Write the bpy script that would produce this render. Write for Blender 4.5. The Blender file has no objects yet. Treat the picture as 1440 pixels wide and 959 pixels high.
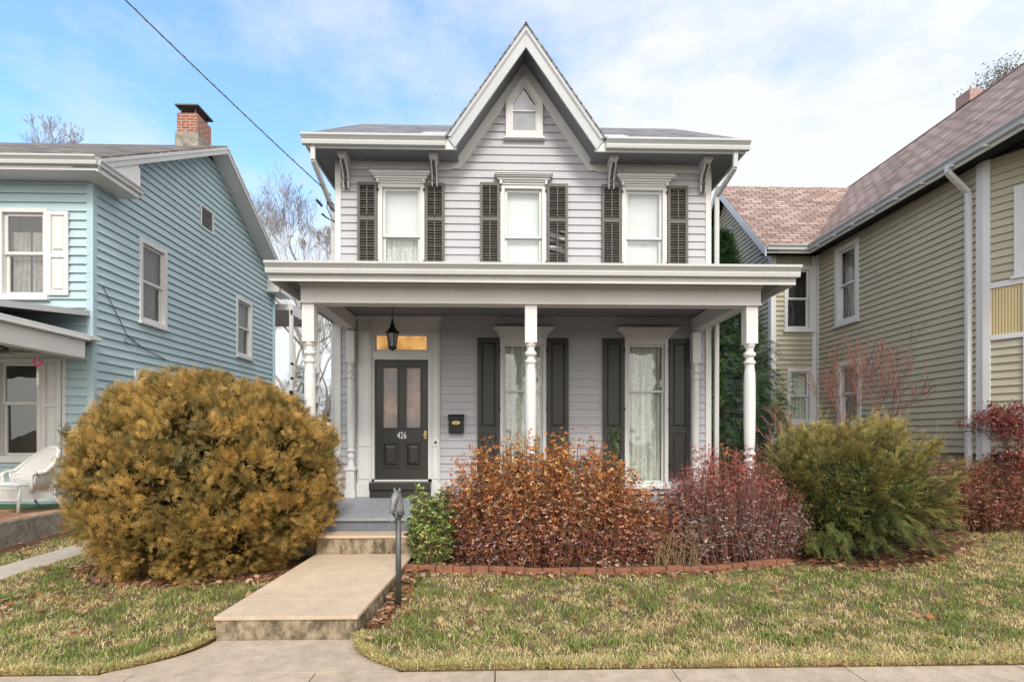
import bpy, bmesh, math, random
import numpy as np
from mathutils import Vector, Matrix
R = math.radians
random.seed(7)
rng = np.random.default_rng(7)
scene = bpy.context.scene
col = scene.collection

# ------------------------------------------------------------------ materials
def newmat(name):
    m = bpy.data.materials.new(name); m.use_nodes = True
    nt = m.node_tree
    return m, nt, nt.nodes['Principled BSDF']

def N(nt, t, **k):
    n = nt.nodes.new(t)
    for a, b in k.items():
        if a in n.inputs.keys() if isinstance(a, str) else False: n.inputs[a].default_value = b
        else: setattr(n, a, b)
    return n

def ramp(nt, fac, stops):
    r = nt.nodes.new('ShaderNodeValToRGB')
    e = r.color_ramp.elements
    while len(e) < len(stops): e.new(0.5)
    for i, (p, c) in enumerate(stops):
        e[i].position = p; e[i].color = (c[0], c[1], c[2], 1)
    nt.links.new(fac, r.inputs[0]); return r.outputs[0]

def noise(nt, scale, detail=4, rough=.6, vec=None, stretch=None):
    n = nt.nodes.new('ShaderNodeTexNoise')
    n.inputs['Scale'].default_value = scale; n.inputs['Detail'].default_value = detail
    n.inputs['Roughness'].default_value = rough
    if vec is None:
        g = nt.nodes.new('ShaderNodeNewGeometry'); vec = g.outputs['Position']
    if stretch:
        mp = nt.nodes.new('ShaderNodeMapping'); mp.inputs['Scale'].default_value = stretch
        nt.links.new(vec, mp.inputs['Vector']); vec = mp.outputs[0]
    nt.links.new(vec, n.inputs['Vector']); return n.outputs['Fac']

def mixc(nt, a, b, fac, mode='MIX'):
    m = nt.nodes.new('ShaderNodeMix'); m.data_type = 'RGBA'; m.blend_type = mode
    for s, v in ((m.inputs[6], a), (m.inputs[7], b), (m.inputs[0], fac)):
        if isinstance(v, (int, float)): s.default_value = v
        elif isinstance(v, tuple): s.default_value = (*v[:3], 1)
        else: nt.links.new(v, s)
    return m.outputs[2]

def bump(nt, bs, h, strength=.3, dist=.01):
    b = nt.nodes.new('ShaderNodeBump'); b.inputs['Strength'].default_value = strength
    b.inputs['Distance'].default_value = dist
    nt.links.new(h, b.inputs['Height']); nt.links.new(b.outputs[0], bs.inputs['Normal'])

def mul(c, k): return tuple(x*k for x in c)

def paint(name, c, rough=.55, dirt=.12, dirtc=(.25, .22, .18), var=False, streak=True, bstr=.25, spec=.35):
    m, nt, bs = newmat(name)
    n1 = noise(nt, 1.3, 5, .65, stretch=(1, 1, .5) if streak else None)
    n2 = noise(nt, 22, 4, .7, stretch=(1, 1, .25) if streak else None)
    c1 = ramp(nt, n1, [(.3, mul(c, .93)), (.7, mul(c, 1.04))])
    f = ramp(nt, n2, [(.52, (0, 0, 0)), (.8, (dirt,)*3)])
    c2 = mixc(nt, c1, dirtc, f)
    if var:
        at = nt.nodes.new('ShaderNodeAttribute'); at.attribute_name = 'var'
        c2 = mixc(nt, c2, at.outputs['Color'], 1.0, 'MULTIPLY')
    nt.links.new(c2, bs.inputs['Base Color'])
    bs.inputs['Roughness'].default_value = rough
    bs.inputs['Specular IOR Level'].default_value = spec
    if name.startswith('lavender'):
        vo = nt.nodes.new('ShaderNodeTexVoronoi'); vo.inputs['Scale'].default_value = 2.6; vo.inputs['Randomness'].default_value = 1
        gg = nt.nodes.new('ShaderNodeNewGeometry'); nt.links.new(gg.outputs['Position'], vo.inputs['Vector'])
        c2 = mixc(nt, c2, (.22, .22, .23), ramp(nt, vo.outputs['Distance'], [(.035, (.75,)*3), (.06, (0, 0, 0))]))
        nt.links.new(c2, bs.inputs['Base Color'])
    bump(nt, bs, noise(nt, 60, 3, .6, stretch=(1, 1, 1)), bstr, .002)
    return m

def plain(name, c, rough=.6, metal=0, spec=.4, nscale=15, amt=.15):
    m, nt, bs = newmat(name)
    n = noise(nt, nscale, 4, .6)
    nt.links.new(ramp(nt, n, [(.3, mul(c, 1-amt)), (.7, mul(c, 1+amt))]), bs.inputs['Base Color'])
    bs.inputs['Roughness'].default_value = rough; bs.inputs['Metallic'].default_value = metal
    bs.inputs['Specular IOR Level'].default_value = spec
    bump(nt, bs, n, .15, .004)
    return m

def foliage_mat(name, transl=.25, rough=.6):
    m, nt, bs = newmat(name)
    at = nt.nodes.new('ShaderNodeAttribute'); at.attribute_name = 'col'
    nt.links.new(at.outputs['Color'], bs.inputs['Base Color'])
    bs.inputs['Roughness'].default_value = rough; bs.inputs['Specular IOR Level'].default_value = .25
    tr = nt.nodes.new('ShaderNodeBsdfTranslucent'); nt.links.new(at.outputs['Color'], tr.inputs['Color'])
    mx = nt.nodes.new('ShaderNodeMixShader'); mx.inputs[0].default_value = transl
    nt.links.new(bs.outputs[0], mx.inputs[1]); nt.links.new(tr.outputs[0], mx.inputs[2])
    nt.links.new(mx.outputs[0], nt.nodes['Material Output'].inputs['Surface'])
    return m

def uvmap(nt, scale=(1, 1, 1)):
    u = nt.nodes.new('ShaderNodeUVMap'); u.uv_map = 'UVMap'
    return u.outputs[0]

def shingles(name, cs, w=.30, h=.14, mort=.012):
    m, nt, bs = newmat(name)
    uv = uvmap(nt)
    nz = nt.nodes.new('ShaderNodeTexNoise'); nz.inputs['Scale'].default_value = 1.5
    nt.links.new(uv, nz.inputs['Vector'])
    sub = nt.nodes.new('ShaderNodeVectorMath'); sub.operation = 'SCALE'; sub.inputs['Scale'].default_value = .03
    nt.links.new(nz.outputs['Color'], sub.inputs[0])
    add = nt.nodes.new('ShaderNodeVectorMath'); add.operation = 'ADD'
    nt.links.new(uv, add.inputs[0]); nt.links.new(sub.outputs[0], add.inputs[1])
    b = nt.nodes.new('ShaderNodeTexBrick'); b.offset = .5; b.squash = 1
    b.inputs['Color1'].default_value = (0, 0, 0, 1); b.inputs['Color2'].default_value = (1, 1, 1, 1)
    b.inputs['Mortar'].default_value = (.5, .5, .5, 1)
    b.inputs['Scale'].default_value = 1; b.inputs['Brick Width'].default_value = w; b.inputs['Row Height'].default_value = h
    b.inputs['Mortar Size'].default_value = mort; b.inputs['Mortar Smooth'].default_value = .3; b.inputs['Bias'].default_value = 0
    nt.links.new(add.outputs[0], b.inputs['Vector'])
    g = nt.nodes.new('ShaderNodeTexNoise'); g.inputs['Scale'].default_value = 260; g.inputs['Detail'].default_value = 2
    nt.links.new(uv, g.inputs['Vector'])
    base = ramp(nt, b.outputs['Color'], [(0, cs[0]), (.5, cs[1]), (1, cs[2])])
    big = noise(nt, .8, 4, .6)
    base = mixc(nt, base, ramp(nt, big, [(.3, (.85, .85, .85)), (.7, (1.12, 1.12, 1.12))]), 1, 'MULTIPLY')
    base = mixc(nt, base, ramp(nt, g.outputs['Fac'], [(.35, (.7, .7, .7)), (.65, (1.25, 1.25, 1.25))]), 1, 'MULTIPLY')
    base = mixc(nt, base, mul(cs[0], .35), b.outputs['Fac'])
    nt.links.new(base, bs.inputs['Base Color']); bs.inputs['Roughness'].default_value = .9
    bs.inputs['Specular IOR Level'].default_value = .15
    # saw-tooth height so that each course casts a lip
    sp = nt.nodes.new('ShaderNodeSeparateXYZ'); nt.links.new(uv, sp.inputs[0])
    dv = nt.nodes.new('ShaderNodeMath'); dv.operation = 'DIVIDE'; dv.inputs[1].default_value = h
    nt.links.new(sp.outputs[1], dv.inputs[0])
    fr = nt.nodes.new('ShaderNodeMath'); fr.operation = 'FRACT'; nt.links.new(dv.outputs[0], fr.inputs[0])
    sb = nt.nodes.new('ShaderNodeMath'); sb.operation = 'SUBTRACT'
    nt.links.new(b.outputs['Fac'], sb.inputs[1]); 
    inv = nt.nodes.new('ShaderNodeMath'); inv.operation = 'SUBTRACT'; inv.inputs[0].default_value = 1
    nt.links.new(fr.outputs[0], inv.inputs[1]); nt.links.new(inv.outputs[0], sb.inputs[0])
    bump(nt, bs, sb.outputs[0], .7, .012)
    return m

def bricks(name, c1, c2, mc, w=.2, h=.067, mort=.009):
    m, nt, bs = newmat(name)
    b = nt.nodes.new('ShaderNodeTexBrick')
    b.inputs['Color1'].default_value = (*c1, 1); b.inputs['Color2'].default_value = (*c2, 1); b.inputs['Mortar'].default_value = (*mc, 1)
    b.inputs['Scale'].default_value = 1; b.inputs['Brick Width'].default_value = w; b.inputs['Row Height'].default_value = h
    b.inputs['Mortar Size'].default_value = mort
    nt.links.new(uvmap(nt), b.inputs['Vector'])
    n = noise(nt, 12, 5, .7)
    c = mixc(nt, b.outputs['Color'], ramp(nt, n, [(.3, (.7, .7, .7)), (.7, (1.15, 1.15, 1.15))]), 1, 'MULTIPLY')
    nt.links.new(c, bs.inputs['Base Color']); bs.inputs['Roughness'].default_value = .9
    inv = nt.nodes.new('ShaderNodeMath'); inv.operation = 'SUBTRACT'; inv.inputs[0].default_value = 1
    nt.links.new(b.outputs['Fac'], inv.inputs[1]); bump(nt, bs, inv.outputs[0], .8, .008)
    return m

def concrete(name, c, stain=(.09, .08, .06), lo=.50, hi=.75, amt=.8, stretch=None):
    m, nt, bs = newmat(name)
    n1 = noise(nt, 1.1, 6, .65); n2 = noise(nt, 7, 8, .75, stretch=stretch); n3 = noise(nt, 150, 3, .7)
    a = ramp(nt, n1, [(.3, mul(c, .82)), (.7, mul(c, 1.1))])
    a = mixc(nt, a, stain, ramp(nt, n2, [(lo, (0, 0, 0)), (hi, (amt,)*3)]))
    a = mixc(nt, a, ramp(nt, n3, [(.35, (.78, .78, .78)), (.65, (1.16, 1.16, 1.16))]), 1, 'MULTIPLY')
    nt.links.new(a, bs.inputs['Base Color']); bs.inputs['Roughness'].default_value = .92
    bs.inputs['Specular IOR Level'].default_value = .2
    bump(nt, bs, n3, .35, .004)
    return m

def glass_mat(name, tint=(1, 1, 1), refl=1.0, rough=.02):
    m, nt, bs = newmat(name)
    nt.nodes.remove(bs)
    t = nt.nodes.new('ShaderNodeBsdfTransparent'); t.inputs[0].default_value = (*tint, 1)
    g = nt.nodes.new('ShaderNodeBsdfGlossy'); g.inputs['Roughness'].default_value = rough
    nz = noise(nt, 1.6, 2, .5); bp = nt.nodes.new('ShaderNodeBump'); bp.inputs['Strength'].default_value = .25; bp.inputs['Distance'].default_value = .05
    nt.links.new(nz, bp.inputs['Height']); nt.links.new(bp.outputs[0], g.inputs['Normal'])
    f = nt.nodes.new('ShaderNodeLayerWeight'); f.inputs[0].default_value = .5
    pw = nt.nodes.new('ShaderNodeMath'); pw.operation = 'POWER'; pw.inputs[1].default_value = 4; nt.links.new(f.outputs['Facing'], pw.inputs[0])
    mt = nt.nodes.new('ShaderNodeMath'); mt.operation = 'MULTIPLY_ADD'; mt.inputs[1].default_value = .7*refl; mt.inputs[2].default_value = .13*refl
    nt.links.new(pw.outputs[0], mt.inputs[0])
    mx = nt.nodes.new('ShaderNodeMixShader'); nt.links.new(mt.outputs[0], mx.inputs[0])
    nt.links.new(t.outputs[0], mx.inputs[1]); nt.links.new(g.outputs[0], mx.inputs[2])
    nt.links.new(mx.outputs[0], nt.nodes['Material Output'].inputs['Surface'])
    return m

def lace_mat(name, c, dark, scale=30, thr=.5):
    m, nt, bs = newmat(name)
    n = noise(nt, scale, 3, .6)
    w = noise(nt, 3, 3, .6, stretch=(6, 6, .4))
    a = ramp(nt, n, [(thr-.04, c), (thr+.05, dark)])
    a = mixc(nt, a, ramp(nt, w, [(.35, (.65, .65, .65)), (.6, (1.1, 1.1, 1.1))]), 1, 'MULTIPLY')
    nt.links.new(a, bs.inputs['Base Color']); bs.inputs['Roughness'].default_value = .9
    return m

M = {}
M['siding'] = paint('lavender_grey_clapboard_paint', (.455, .45, .47), .6, .22, (.30, .29, .29), var=True)
M['trim'] = paint('white_trim_paint', (.65, .64, .625), .5, .16, (.42, .39, .35))
M['gutter'] = paint('gutter_white', (.53, .535, .525), .4, .35, (.33, .31, .27))
M['shutter_up'] = paint('weathered_brown_shutter_paint', (.125, .115, .102), .6, .4, (.19, .18, .165))
M['shutter_low'] = paint('dark_shutter_paint', (.033, .031, .028), .42, .12, (.08, .075, .07), spec=.5)
M['door'] = paint('door_dark_paint', (.034, .032, .027), .38, .12, (.07, .065, .06), spec=.5)
M['rake'] = paint('pale_grey_rake_paint', (.44, .45, .455), .5, .2, (.3, .3, .29))
M['soffit'] = paint('soffit_slate_paint', (.21, .21, .225), .6, .15, (.24, .23, .22), streak=False)
M['porch_floor'] = paint('porch_floor_worn_paint', (.31, .31, .325), .6, .9, (.55, .55, .54), streak=False)
M['porch_riser'] = paint('porch_riser_blue_grey', (.16, .17, .20), .6, .3, (.3, .3, .3))
M['roof_grey'] = shingles('grey_asphalt_shingles', ((.14, .14, .145), (.22, .22, .225), (.30, .295, .29)))
M['roof_red'] = shingles('brick_red_asphalt_shingles', ((.25, .17, .14), (.36, .255, .215), (.46, .345, .30)), w=.33, h=.15, mort=.016)
M['roof_brown'] = shingles('brown_asphalt_shingles', ((.12, .10, .09), (.19, .165, .15), (.26, .23, .20)))
M['flashing'] = plain('roof_flashing_metal', (.5, .5, .5), .5, .0)
M['glass'] = glass_mat('window_glass', (.93, .95, .95))
M['glass_dark'] = glass_mat('window_glass_screened', (.62, .64, .64), .8)
M['shade'] = paint('white_roller_shade', (.66, .69, .69), .8, .05, (.6, .6, .6), streak=False)
M['lace'] = lace_mat('ivory_lace_curtain', (.84, .85, .76), (.40, .43, .34), 55, .53)
M['lace_grey'] = lace_mat('grey_lace_curtain', (.62, .62, .60), (.40, .41, .40), 40, .52)
M['curtain_dim'] = lace_mat('taupe_curtain', (.30, .28, .25), (.24, .22, .20), 8, .5)
M['attic_blind'] = plain('attic_window_grey_blind', (.26, .27, .30), .8, nscale=3, amt=.3)  # mottled grey stands in for reflections on the attic pane
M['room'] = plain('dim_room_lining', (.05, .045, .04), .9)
M['aqua'] = paint('aqua_vinyl_siding', (.41, .535, .565), .5, .1, (.3, .38, .38), var=True)
M['aqua_trim'] = paint('aqua_corner_trim', (.40, .53, .575), .5, .08, (.3, .38, .38))
M['olive'] = paint('olive_tan_siding', (.445, .405, .30), .6, .12, (.22, .2, .15), var=True)
M['yellow'] = paint('pale_yellow_panel', (.66, .52, .27), .6, .06, (.5, .42, .28))
M['brick_ch'] = bricks('chimney_brick', (.36, .11, .06), (.25, .075, .05), (.42, .38, .34))
M['concrete_walk'] = concrete('walk_concrete', (.57, .44, .315), stain=(.36, .27, .19), lo=.42, hi=.80, amt=.6)
M['concrete_side'] = concrete('mossy_step_concrete', (.38, .30, .21), stain=(.05, .04, .022), lo=.42, hi=.60, amt=.85, stretch=(1, 1, .6))
M['concrete_grey'] = concrete('sidewalk_concrete', (.50, .40, .295), stain=(.27, .21, .155), lo=.42, hi=.74, amt=.8)
M['concrete_old'] = concrete('porch_slab_concrete', (.38, .34, .285), stain=(.10, .095, .08), lo=.42, hi=.65, amt=.8)
M['asphalt'] = concrete('asphalt', (.055, .055, .055), stain=(.03, .03, .03))
M['edging'] = concrete('terracotta_brick', (.27, .115, .07), stain=(.11, .06, .04), lo=.42, hi=.66, amt=.85)
M['iron'] = plain('painted_iron_grey', (.10, .097, .09), .45, .5)
M['black'] = plain('black_metal', (.016, .016, .017), .4, .4)
M['silver'] = plain('worn_silver_paint', (.20, .20, .195), .5, .3, amt=.3, nscale=60)
M['brass'] = plain('brass', (.55, .42, .18), .35, .6)
M['white_wicker'] = None
M['bark'] = plain('bare_bark', (.29, .25, .22), .9, nscale=20, amt=.35)
M['bark_dark'] = plain('dark_bark', (.08, .06, .045), .9, nscale=20, amt=.35)
M['twig_red'] = plain('red_twig', (.23, .105, .08), .8, nscale=20, amt=.3)
M['twig_brown'] = plain('brown_twig', (.17, .09, .05), .85, nscale=20, amt=.3)
M['leaf'] = foliage_mat('leaf_surface', .22)
M['grass'] = foliage_mat('grass_blade', .3)
M['straw_stem'] = plain('dry_straw_stem', (.30, .21, .12), .8, nscale=30)
M['wire'] = plain('weathered_cable', (.11, .11, .11), .7)
M['turf'] = plain('green_outdoor_carpet', (.05, .13, .03), .95, nscale=80)
M['matc'] = concrete('rust_patterned_mat', (.46, .20, .11), stain=(.55, .45, .33), lo=.45, hi=.6)
M['turf'] = plain('green_outdoor_carpet', (.05, .11, .035), .95, nscale=80)
M['pink'] = plain('pink_plastic', (.75, .12, .28), .4)
M['yellow_petal'] = plain('yellow_petal', (.75, .6, .08), .6)
M['paint_num'] = plain('number_white', (.75, .74, .7), .5)
M['gravel'] = concrete('path_concrete', (.46, .40, .32), stain=(.30, .25, .19))
M['terracotta'] = plain('pinkish_chimney_paint', (.36, .23, .20), .8)

def frosted(name, ca, cb, emis=0, rough=.35, scale=40):
    m, nt, bs = newmat(name)
    n = noise(nt, scale, 4, .7); w = noise(nt, 2.2, 3, .5)
    a = ramp(nt, w, [(.35, ca), (.65, cb)])
    a = mixc(nt, a, ramp(nt, n, [(.3, (.75, .75, .75)), (.7, (1.2, 1.2, 1.2))]), 1, 'MULTIPLY')
    nt.links.new(a, bs.inputs['Base Color']); bs.inputs['Roughness'].default_value = rough
    if emis:
        nt.links.new(a, bs.inputs['Emission Color']); bs.inputs['Emission Strength'].default_value = emis
    bump(nt, bs, n, .5, .003)
    return m
M['door_glass'] = frosted('door_curtained_glass', (.46, .35, .29), (.30, .27, .26), 0, .3, 6)
M['amber'] = frosted('lit_amber_glass', (.30, .14, .035), (.75, .42, .14), .42, .3, 26)
M['lantern_glass'] = frosted('seeded_lantern_glass', (.22, .23, .22), (.33, .34, .33), 0, .25, 60)

def wicker():
    m, nt, bs = newmat('white_painted_wicker')
    c = nt.nodes.new('ShaderNodeTexChecker'); c.inputs['Scale'].default_value = 55
    g = nt.nodes.new('ShaderNodeNewGeometry'); nt.links.new(g.outputs['Position'], c.inputs['Vector'])
    c.inputs['Color1'].default_value = (.78, .76, .73, 1); c.inputs['Color2'].default_value = (.55, .53, .5, 1)
    nt.links.new(c.outputs['Color'], bs.inputs['Base Color']); bs.inputs['Roughness'].default_value = .6
    bump(nt, bs, c.outputs['Fac'], .6, .006)
    return m
M['white_wicker'] = wicker()

def ground_mat():
    m, nt, bs = newmat('lawn_soil_ground')
    at = nt.nodes.new('ShaderNodeAttribute'); at.attribute_name = 'var'
    n1 = noise(nt, 1.2, 6, .7); n2 = noise(nt, 35, 6, .75); n3 = noise(nt, 5, 5, .7)
    lawn = ramp(nt, n1, [(.35, (.10, .085, .04)), (.5, (.16, .12, .065)), (.68, (.23, .165, .10))])
    lawn = mixc(nt, lawn, ramp(nt, n2, [(.3, (.35, .35, .35)), (.7, (1.3, 1.3, 1.3))]), 1, 'MULTIPLY')
    bed = ramp(nt, n2, [(.3, (.05, .028, .018)), (.5, (.15, .08, .048)), (.72, (.28, .165, .10))])
    bed = mixc(nt, bed, ramp(nt, n3, [(.3, (.6, .6, .6)), (.7, (1.15, 1.15, 1.15))]), 1, 'MULTIPLY')
    c = mixc(nt, lawn, bed, at.outputs['Fac'])
    nt.links.new(c, bs.inputs['Base Color']); bs.inputs['Roughness'].default_value = 1
    bs.inputs['Specular IOR Level'].default_value = .1
    bump(nt, bs, n2, .8, .02)
    return m
M['ground'] = ground_mat()

# ------------------------------------------------------------------ object helpers
class MB:
    """collects shapes in local (u, d, z) of a wall frame, or world xyz"""
    def __init__(s, frame=None): s.v = []; s.f = []; s.c = []; s.uv = []; s.fr = frame; s.val = 1.0; s.has = False; s.smooth = False
    def add(s, vs, fs, uvs=None):
        b = len(s.v)
        for p in vs:
            if s.fr:
                (ox, oy), (ux, uy), (nx, ny) = s.fr
                p = (ox+p[0]*ux+p[1]*nx, oy+p[0]*uy+p[1]*ny, p[2])
            s.v.append(tuple(p)); s.c.append(s.val)
        for i, f in enumerate(fs):
            s.f.append(tuple(b+k for k in f))
            s.uv.append(uvs[i] if uvs else None)
    def box(s, x0, x1, y0, y1, z0, z1):
        vs = [(x, y, z) for z in (z0, z1) for y in (y0, y1) for x in (x0, x1)]
        s.add(vs, [(0, 2, 3, 1), (4, 5, 7, 6), (0, 1, 5, 4), (2, 6, 7, 3), (0, 4, 6, 2), (1, 3, 7, 5)])
    def obox(s, c, size, rot):
        hx, hy, hz = size[0]/2, size[1]/2, size[2]/2
        vs = [tuple(Vector(c)+rot @ Vector((x, y, z))) for z in (-hz, hz) for y in (-hy, hy) for x in (-hx, hx)]
        s.add(vs, [(0, 2, 3, 1), (4, 5, 7, 6), (0, 1, 5, 4), (2, 6, 7, 3), (0, 4, 6, 2), (1, 3, 7, 5)])
    def beam(s, a, b, w, h):
        a = Vector(a); b = Vector(b); d = b-a; L = d.length; d.normalize()
        up = Vector((0, 0, 1)) if abs(d.z) < .95 else Vector((0, 1, 0))
        x = d.cross(up).normalized(); y = x.cross(d)
        rot = Matrix((x, d, y)).transposed()
        s.obox((a+b)/2, (w, L, h), rot)
    def prism(s, poly, ext):
        n = len(poly); e = Vector(ext)
        vs = [tuple(p) for p in poly]+[tuple(Vector(p)+e) for p in poly]
        fs = [tuple(range(n))[::-1], tuple(range(n, 2*n))]+[(i, (i+1) % n, n+(i+1) % n, n+i) for i in range(n)]
        s.add(vs, fs)
    def ring(s, outer, inner, ext):
        """frame between two polygons with the same number of points"""
        n = len(outer); e = Vector(ext)
        vs = [tuple(p) for p in outer]+[tuple(p) for p in inner]
        vs += [tuple(Vector(p)+e) for p in vs]
        fs = []
        for i in range(n):
            j = (i+1) % n
            fs += [(i, j, n+j, n+i), (2*n+i, 3*n+i, 3*n+j, 2*n+j), (i, 2*n+i, 2*n+j, j), (n+i, n+j, 3*n+j, 3*n+i)]
        s.add(vs, fs)
    def tube(s, pts, r, n=8, caps=True):
        pts = [Vector(p) for p in pts]; k = len(pts)
        rs = r if isinstance(r, (list, tuple)) else [r]*k
        b = []
        for i, p in enumerate(pts):
            d = (pts[min(i+1, k-1)]-pts[max(i-1, 0)]).normalized()
            up = Vector((0, 0, 1)) if abs(d.z) < .9 else Vector((1, 0, 0))
            x = d.cross(up).normalized(); y = x.cross(d)
            b += [tuple(p+(x*math.cos(2*math.pi*q/n)+y*math.sin(2*math.pi*q/n))*rs[i]) for q in range(n)]
        fs = [(i*n+q, i*n+(q+1) % n, (i+1)*n+(q+1) % n, (i+1)*n+q) for i in range(k-1) for q in range(n)]
        if caps: fs += [tuple(range(n))[::-1], tuple(range((k-1)*n, k*n))]
        s.add(b, fs)
    def lathe(s, cx, cy, prof, n=20):
        b = [(cx+r*math.cos(2*math.pi*q/n), cy+r*math.sin(2*math.pi*q/n), z) for r, z in prof for q in range(n)]
        k = len(prof)
        fs = [(i*n+q, i*n+(q+1) % n, (i+1)*n+(q+1) % n, (i+1)*n+q) for i in range(k-1) for q in range(n)]
        fs += [tuple(range(n))[::-1], tuple(range((k-1)*n, k*n))]
        s.add(b, fs)
    def sheet(s, p, uv):
        s.add(p, [tuple(range(len(p)))], [uv])
    def clusters(s, near=.03):
        """faces grouped into pieces that touch or nearly touch"""
        par = list(range(len(s.v)))
        def fd(i):
            while par[i] != i: par[i] = par[par[i]]; i = par[i]
            return i
        for f in s.f:
            for k in f[1:]: par[fd(k)] = fd(f[0])
        isl = {}
        for i in range(len(s.v)): isl.setdefault(fd(i), []).append(i)
        bx = []
        for k, ids in isl.items():
            P = np.array([s.v[i] for i in ids]); bx.append([P.min(0)-near/2, P.max(0)+near/2, [k]])
        ch = True
        while ch:
            ch = False
            for i in range(len(bx)):
                for j in range(len(bx)-1, i, -1):
                    if np.all(bx[i][0] <= bx[j][1]) and np.all(bx[j][0] <= bx[i][1]):
                        bx[i] = [np.minimum(bx[i][0], bx[j][0]), np.maximum(bx[i][1], bx[j][1]), bx[i][2]+bx[j][2]]; del bx[j]; ch = True
        out = []
        for b in bx:
            ks = set(b[2]); ids = [i for i in range(len(s.v)) if fd(i) in ks]; mp = {i: n for n, i in enumerate(ids)}
            m = MB(); m.has = s.has; m.v = [s.v[i] for i in ids]; m.c = [s.c[i] for i in ids]
            for f, u in zip(s.f, s.uv):
                if f[0] in mp: m.f.append(tuple(mp[k] for k in f)); m.uv.append(u)
            out.append(m)
        return out
    def build_each(s, name, m, parent=None, **k):
        return [c.build(name, m, parent, **k) for c in s.clusters()]
    def build(s, name, m, parent=None, bevel=0, smooth=False, solid=0):
        off = Vector((0, 0, 0))
        if parent is not None:
            q = parent
            while q.parent is not None: q = q.parent
            off = Vector(q.location)
        me = bpy.data.meshes.new(name)
        me.from_pydata([tuple(Vector(v)-off) for v in s.v], [], s.f)
        if any(u is not None for u in s.uv):
            ul = me.uv_layers.new(name='UVMap')
            for pl, u in zip(me.polygons, s.uv):
                if u:
                    for li, t in zip(pl.loop_indices, u): ul.data[li].uv = t
        if s.has:
            a = me.attributes.new('var', 'FLOAT', 'POINT'); a.data.foreach_set('value', s.c)
        if len(s.v) < 60000:
            bm = bmesh.new(); bm.from_mesh(me); bmesh.ops.recalc_face_normals(bm, faces=bm.faces); bm.to_mesh(me); bm.free()
        if smooth:
            for pl in me.polygons: pl.use_smooth = True
        me.materials.append(M[m] if isinstance(m, str) else m)
        o = bpy.data.objects.new(name, me); col.objects.link(o)
        if parent is not None: o.parent = parent
        if bevel:
            b = o.modifiers.new('bevel', 'BEVEL'); b.width = bevel; b.segments = 2; b.limit_method = 'ANGLE'
        if solid:
            b = o.modifiers.new('solidify', 'SOLIDIFY'); b.thickness = solid; b.offset = -1
        return o

def thing(name, label, cat, loc=(0, 0, 0), group=None):
    o = bpy.data.objects.new(name, None); col.objects.link(o); o.location = loc; o.empty_display_size = .2
    return tag(o, label, cat, group)
def tag(o, label, cat, group=None):
    o['label'] = label; o['category'] = cat
    if group: o['group'] = group
    return o
def struct(o): o['kind'] = 'structure'; return o

def clap(frame, z0, z1, e, d, uL, uR, holes=(), kz=(), seed=0, jit=.0012):
    """lapped boards as real wedges; uL/uR are numbers or functions of z"""
    fL = uL if callable(uL) else (lambda z: uL)
    fR = uR if callable(uR) else (lambda z: uR)
    rr = random.Random(seed)
    mb = MB(frame); mb.has = True
    zb = z0
    while zb < z1-.002:
        zt = min(zb+e, z1)
        cuts = sorted({zb, zt} | {q for h in holes for q in (h[2], h[3]) if zb < q < zt} | {q for q in kz if zb < q < zt})
        mb.val = 1+rr.uniform(-.035, .03)
        dj = rr.uniform(-jit, jit)
        jn = []; ju = rr.uniform(-30, -26)
        while ju < 30: jn.append((ju, rr.uniform(-.03, .025), rr.uniform(-.0012, .0012))); ju += rr.uniform(2.2, 4.2)
        for a, b in zip(cuts, cuts[1:]):
            mid = (a+b)/2
            ends = [('L', 'R')]
            hs = sorted([h for h in holes if h[2] < mid < h[3]])
            segs = []; cur = 'L'
            for h in hs: segs.append((cur, h[0])); cur = h[1]
            segs.append((cur, 'R'))
            for s0, s1 in segs:
                def ev(q, z): return fL(z) if q == 'L' else fR(z) if q == 'R' else q
                a0, a1, b0, b1 = ev(s0, a), ev(s1, a), ev(s0, b), ev(s1, b)
                if a1-a0 < .002 and b1-b0 < .002: continue
                if b1 < b0: b0 = b1 = (b0+b1)/2
                if a1 < a0: a0 = a1 = (a0+a1)/2
                v0 = mb.val
                inner = [j for j in jn if max(a0, b0)+.05 < j[0] < min(a1, b1)-.05]
                cuts_u = [None]+inner+[None]
                for q0, q1 in zip(cuts_u, cuts_u[1:]):
                    A0, B0 = (a0, b0) if q0 is None else (q0[0], q0[0])
                    A1, B1 = (a1, b1) if q1 is None else (q1[0], q1[0])
                    dv, dd = (0, 0) if q0 is None else (q0[1], q0[2])
                    mb.val = v0+dv
                    da = d*(1-(a-zb)/e)+.002+dj+dd; db = d*(1-(b-zb)/e)+.002+dj+dd
                    mb.add([(A0, da, a), (A1, da, a), (B1, db, b), (B0, db, b)], [(0, 1, 2, 3)])
                    mb.add([(A0, -.02, a), (A1, -.02, a), (A1, da, a), (A0, da, a)], [(0, 1, 2, 3)])
                mb.val = v0
        zb += e
    return mb

def rect(u0, u1, z0, z1, d): return [(u0, d, z0), (u1, d, z0), (u1, d, z1), (u0, d, z1)]

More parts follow.
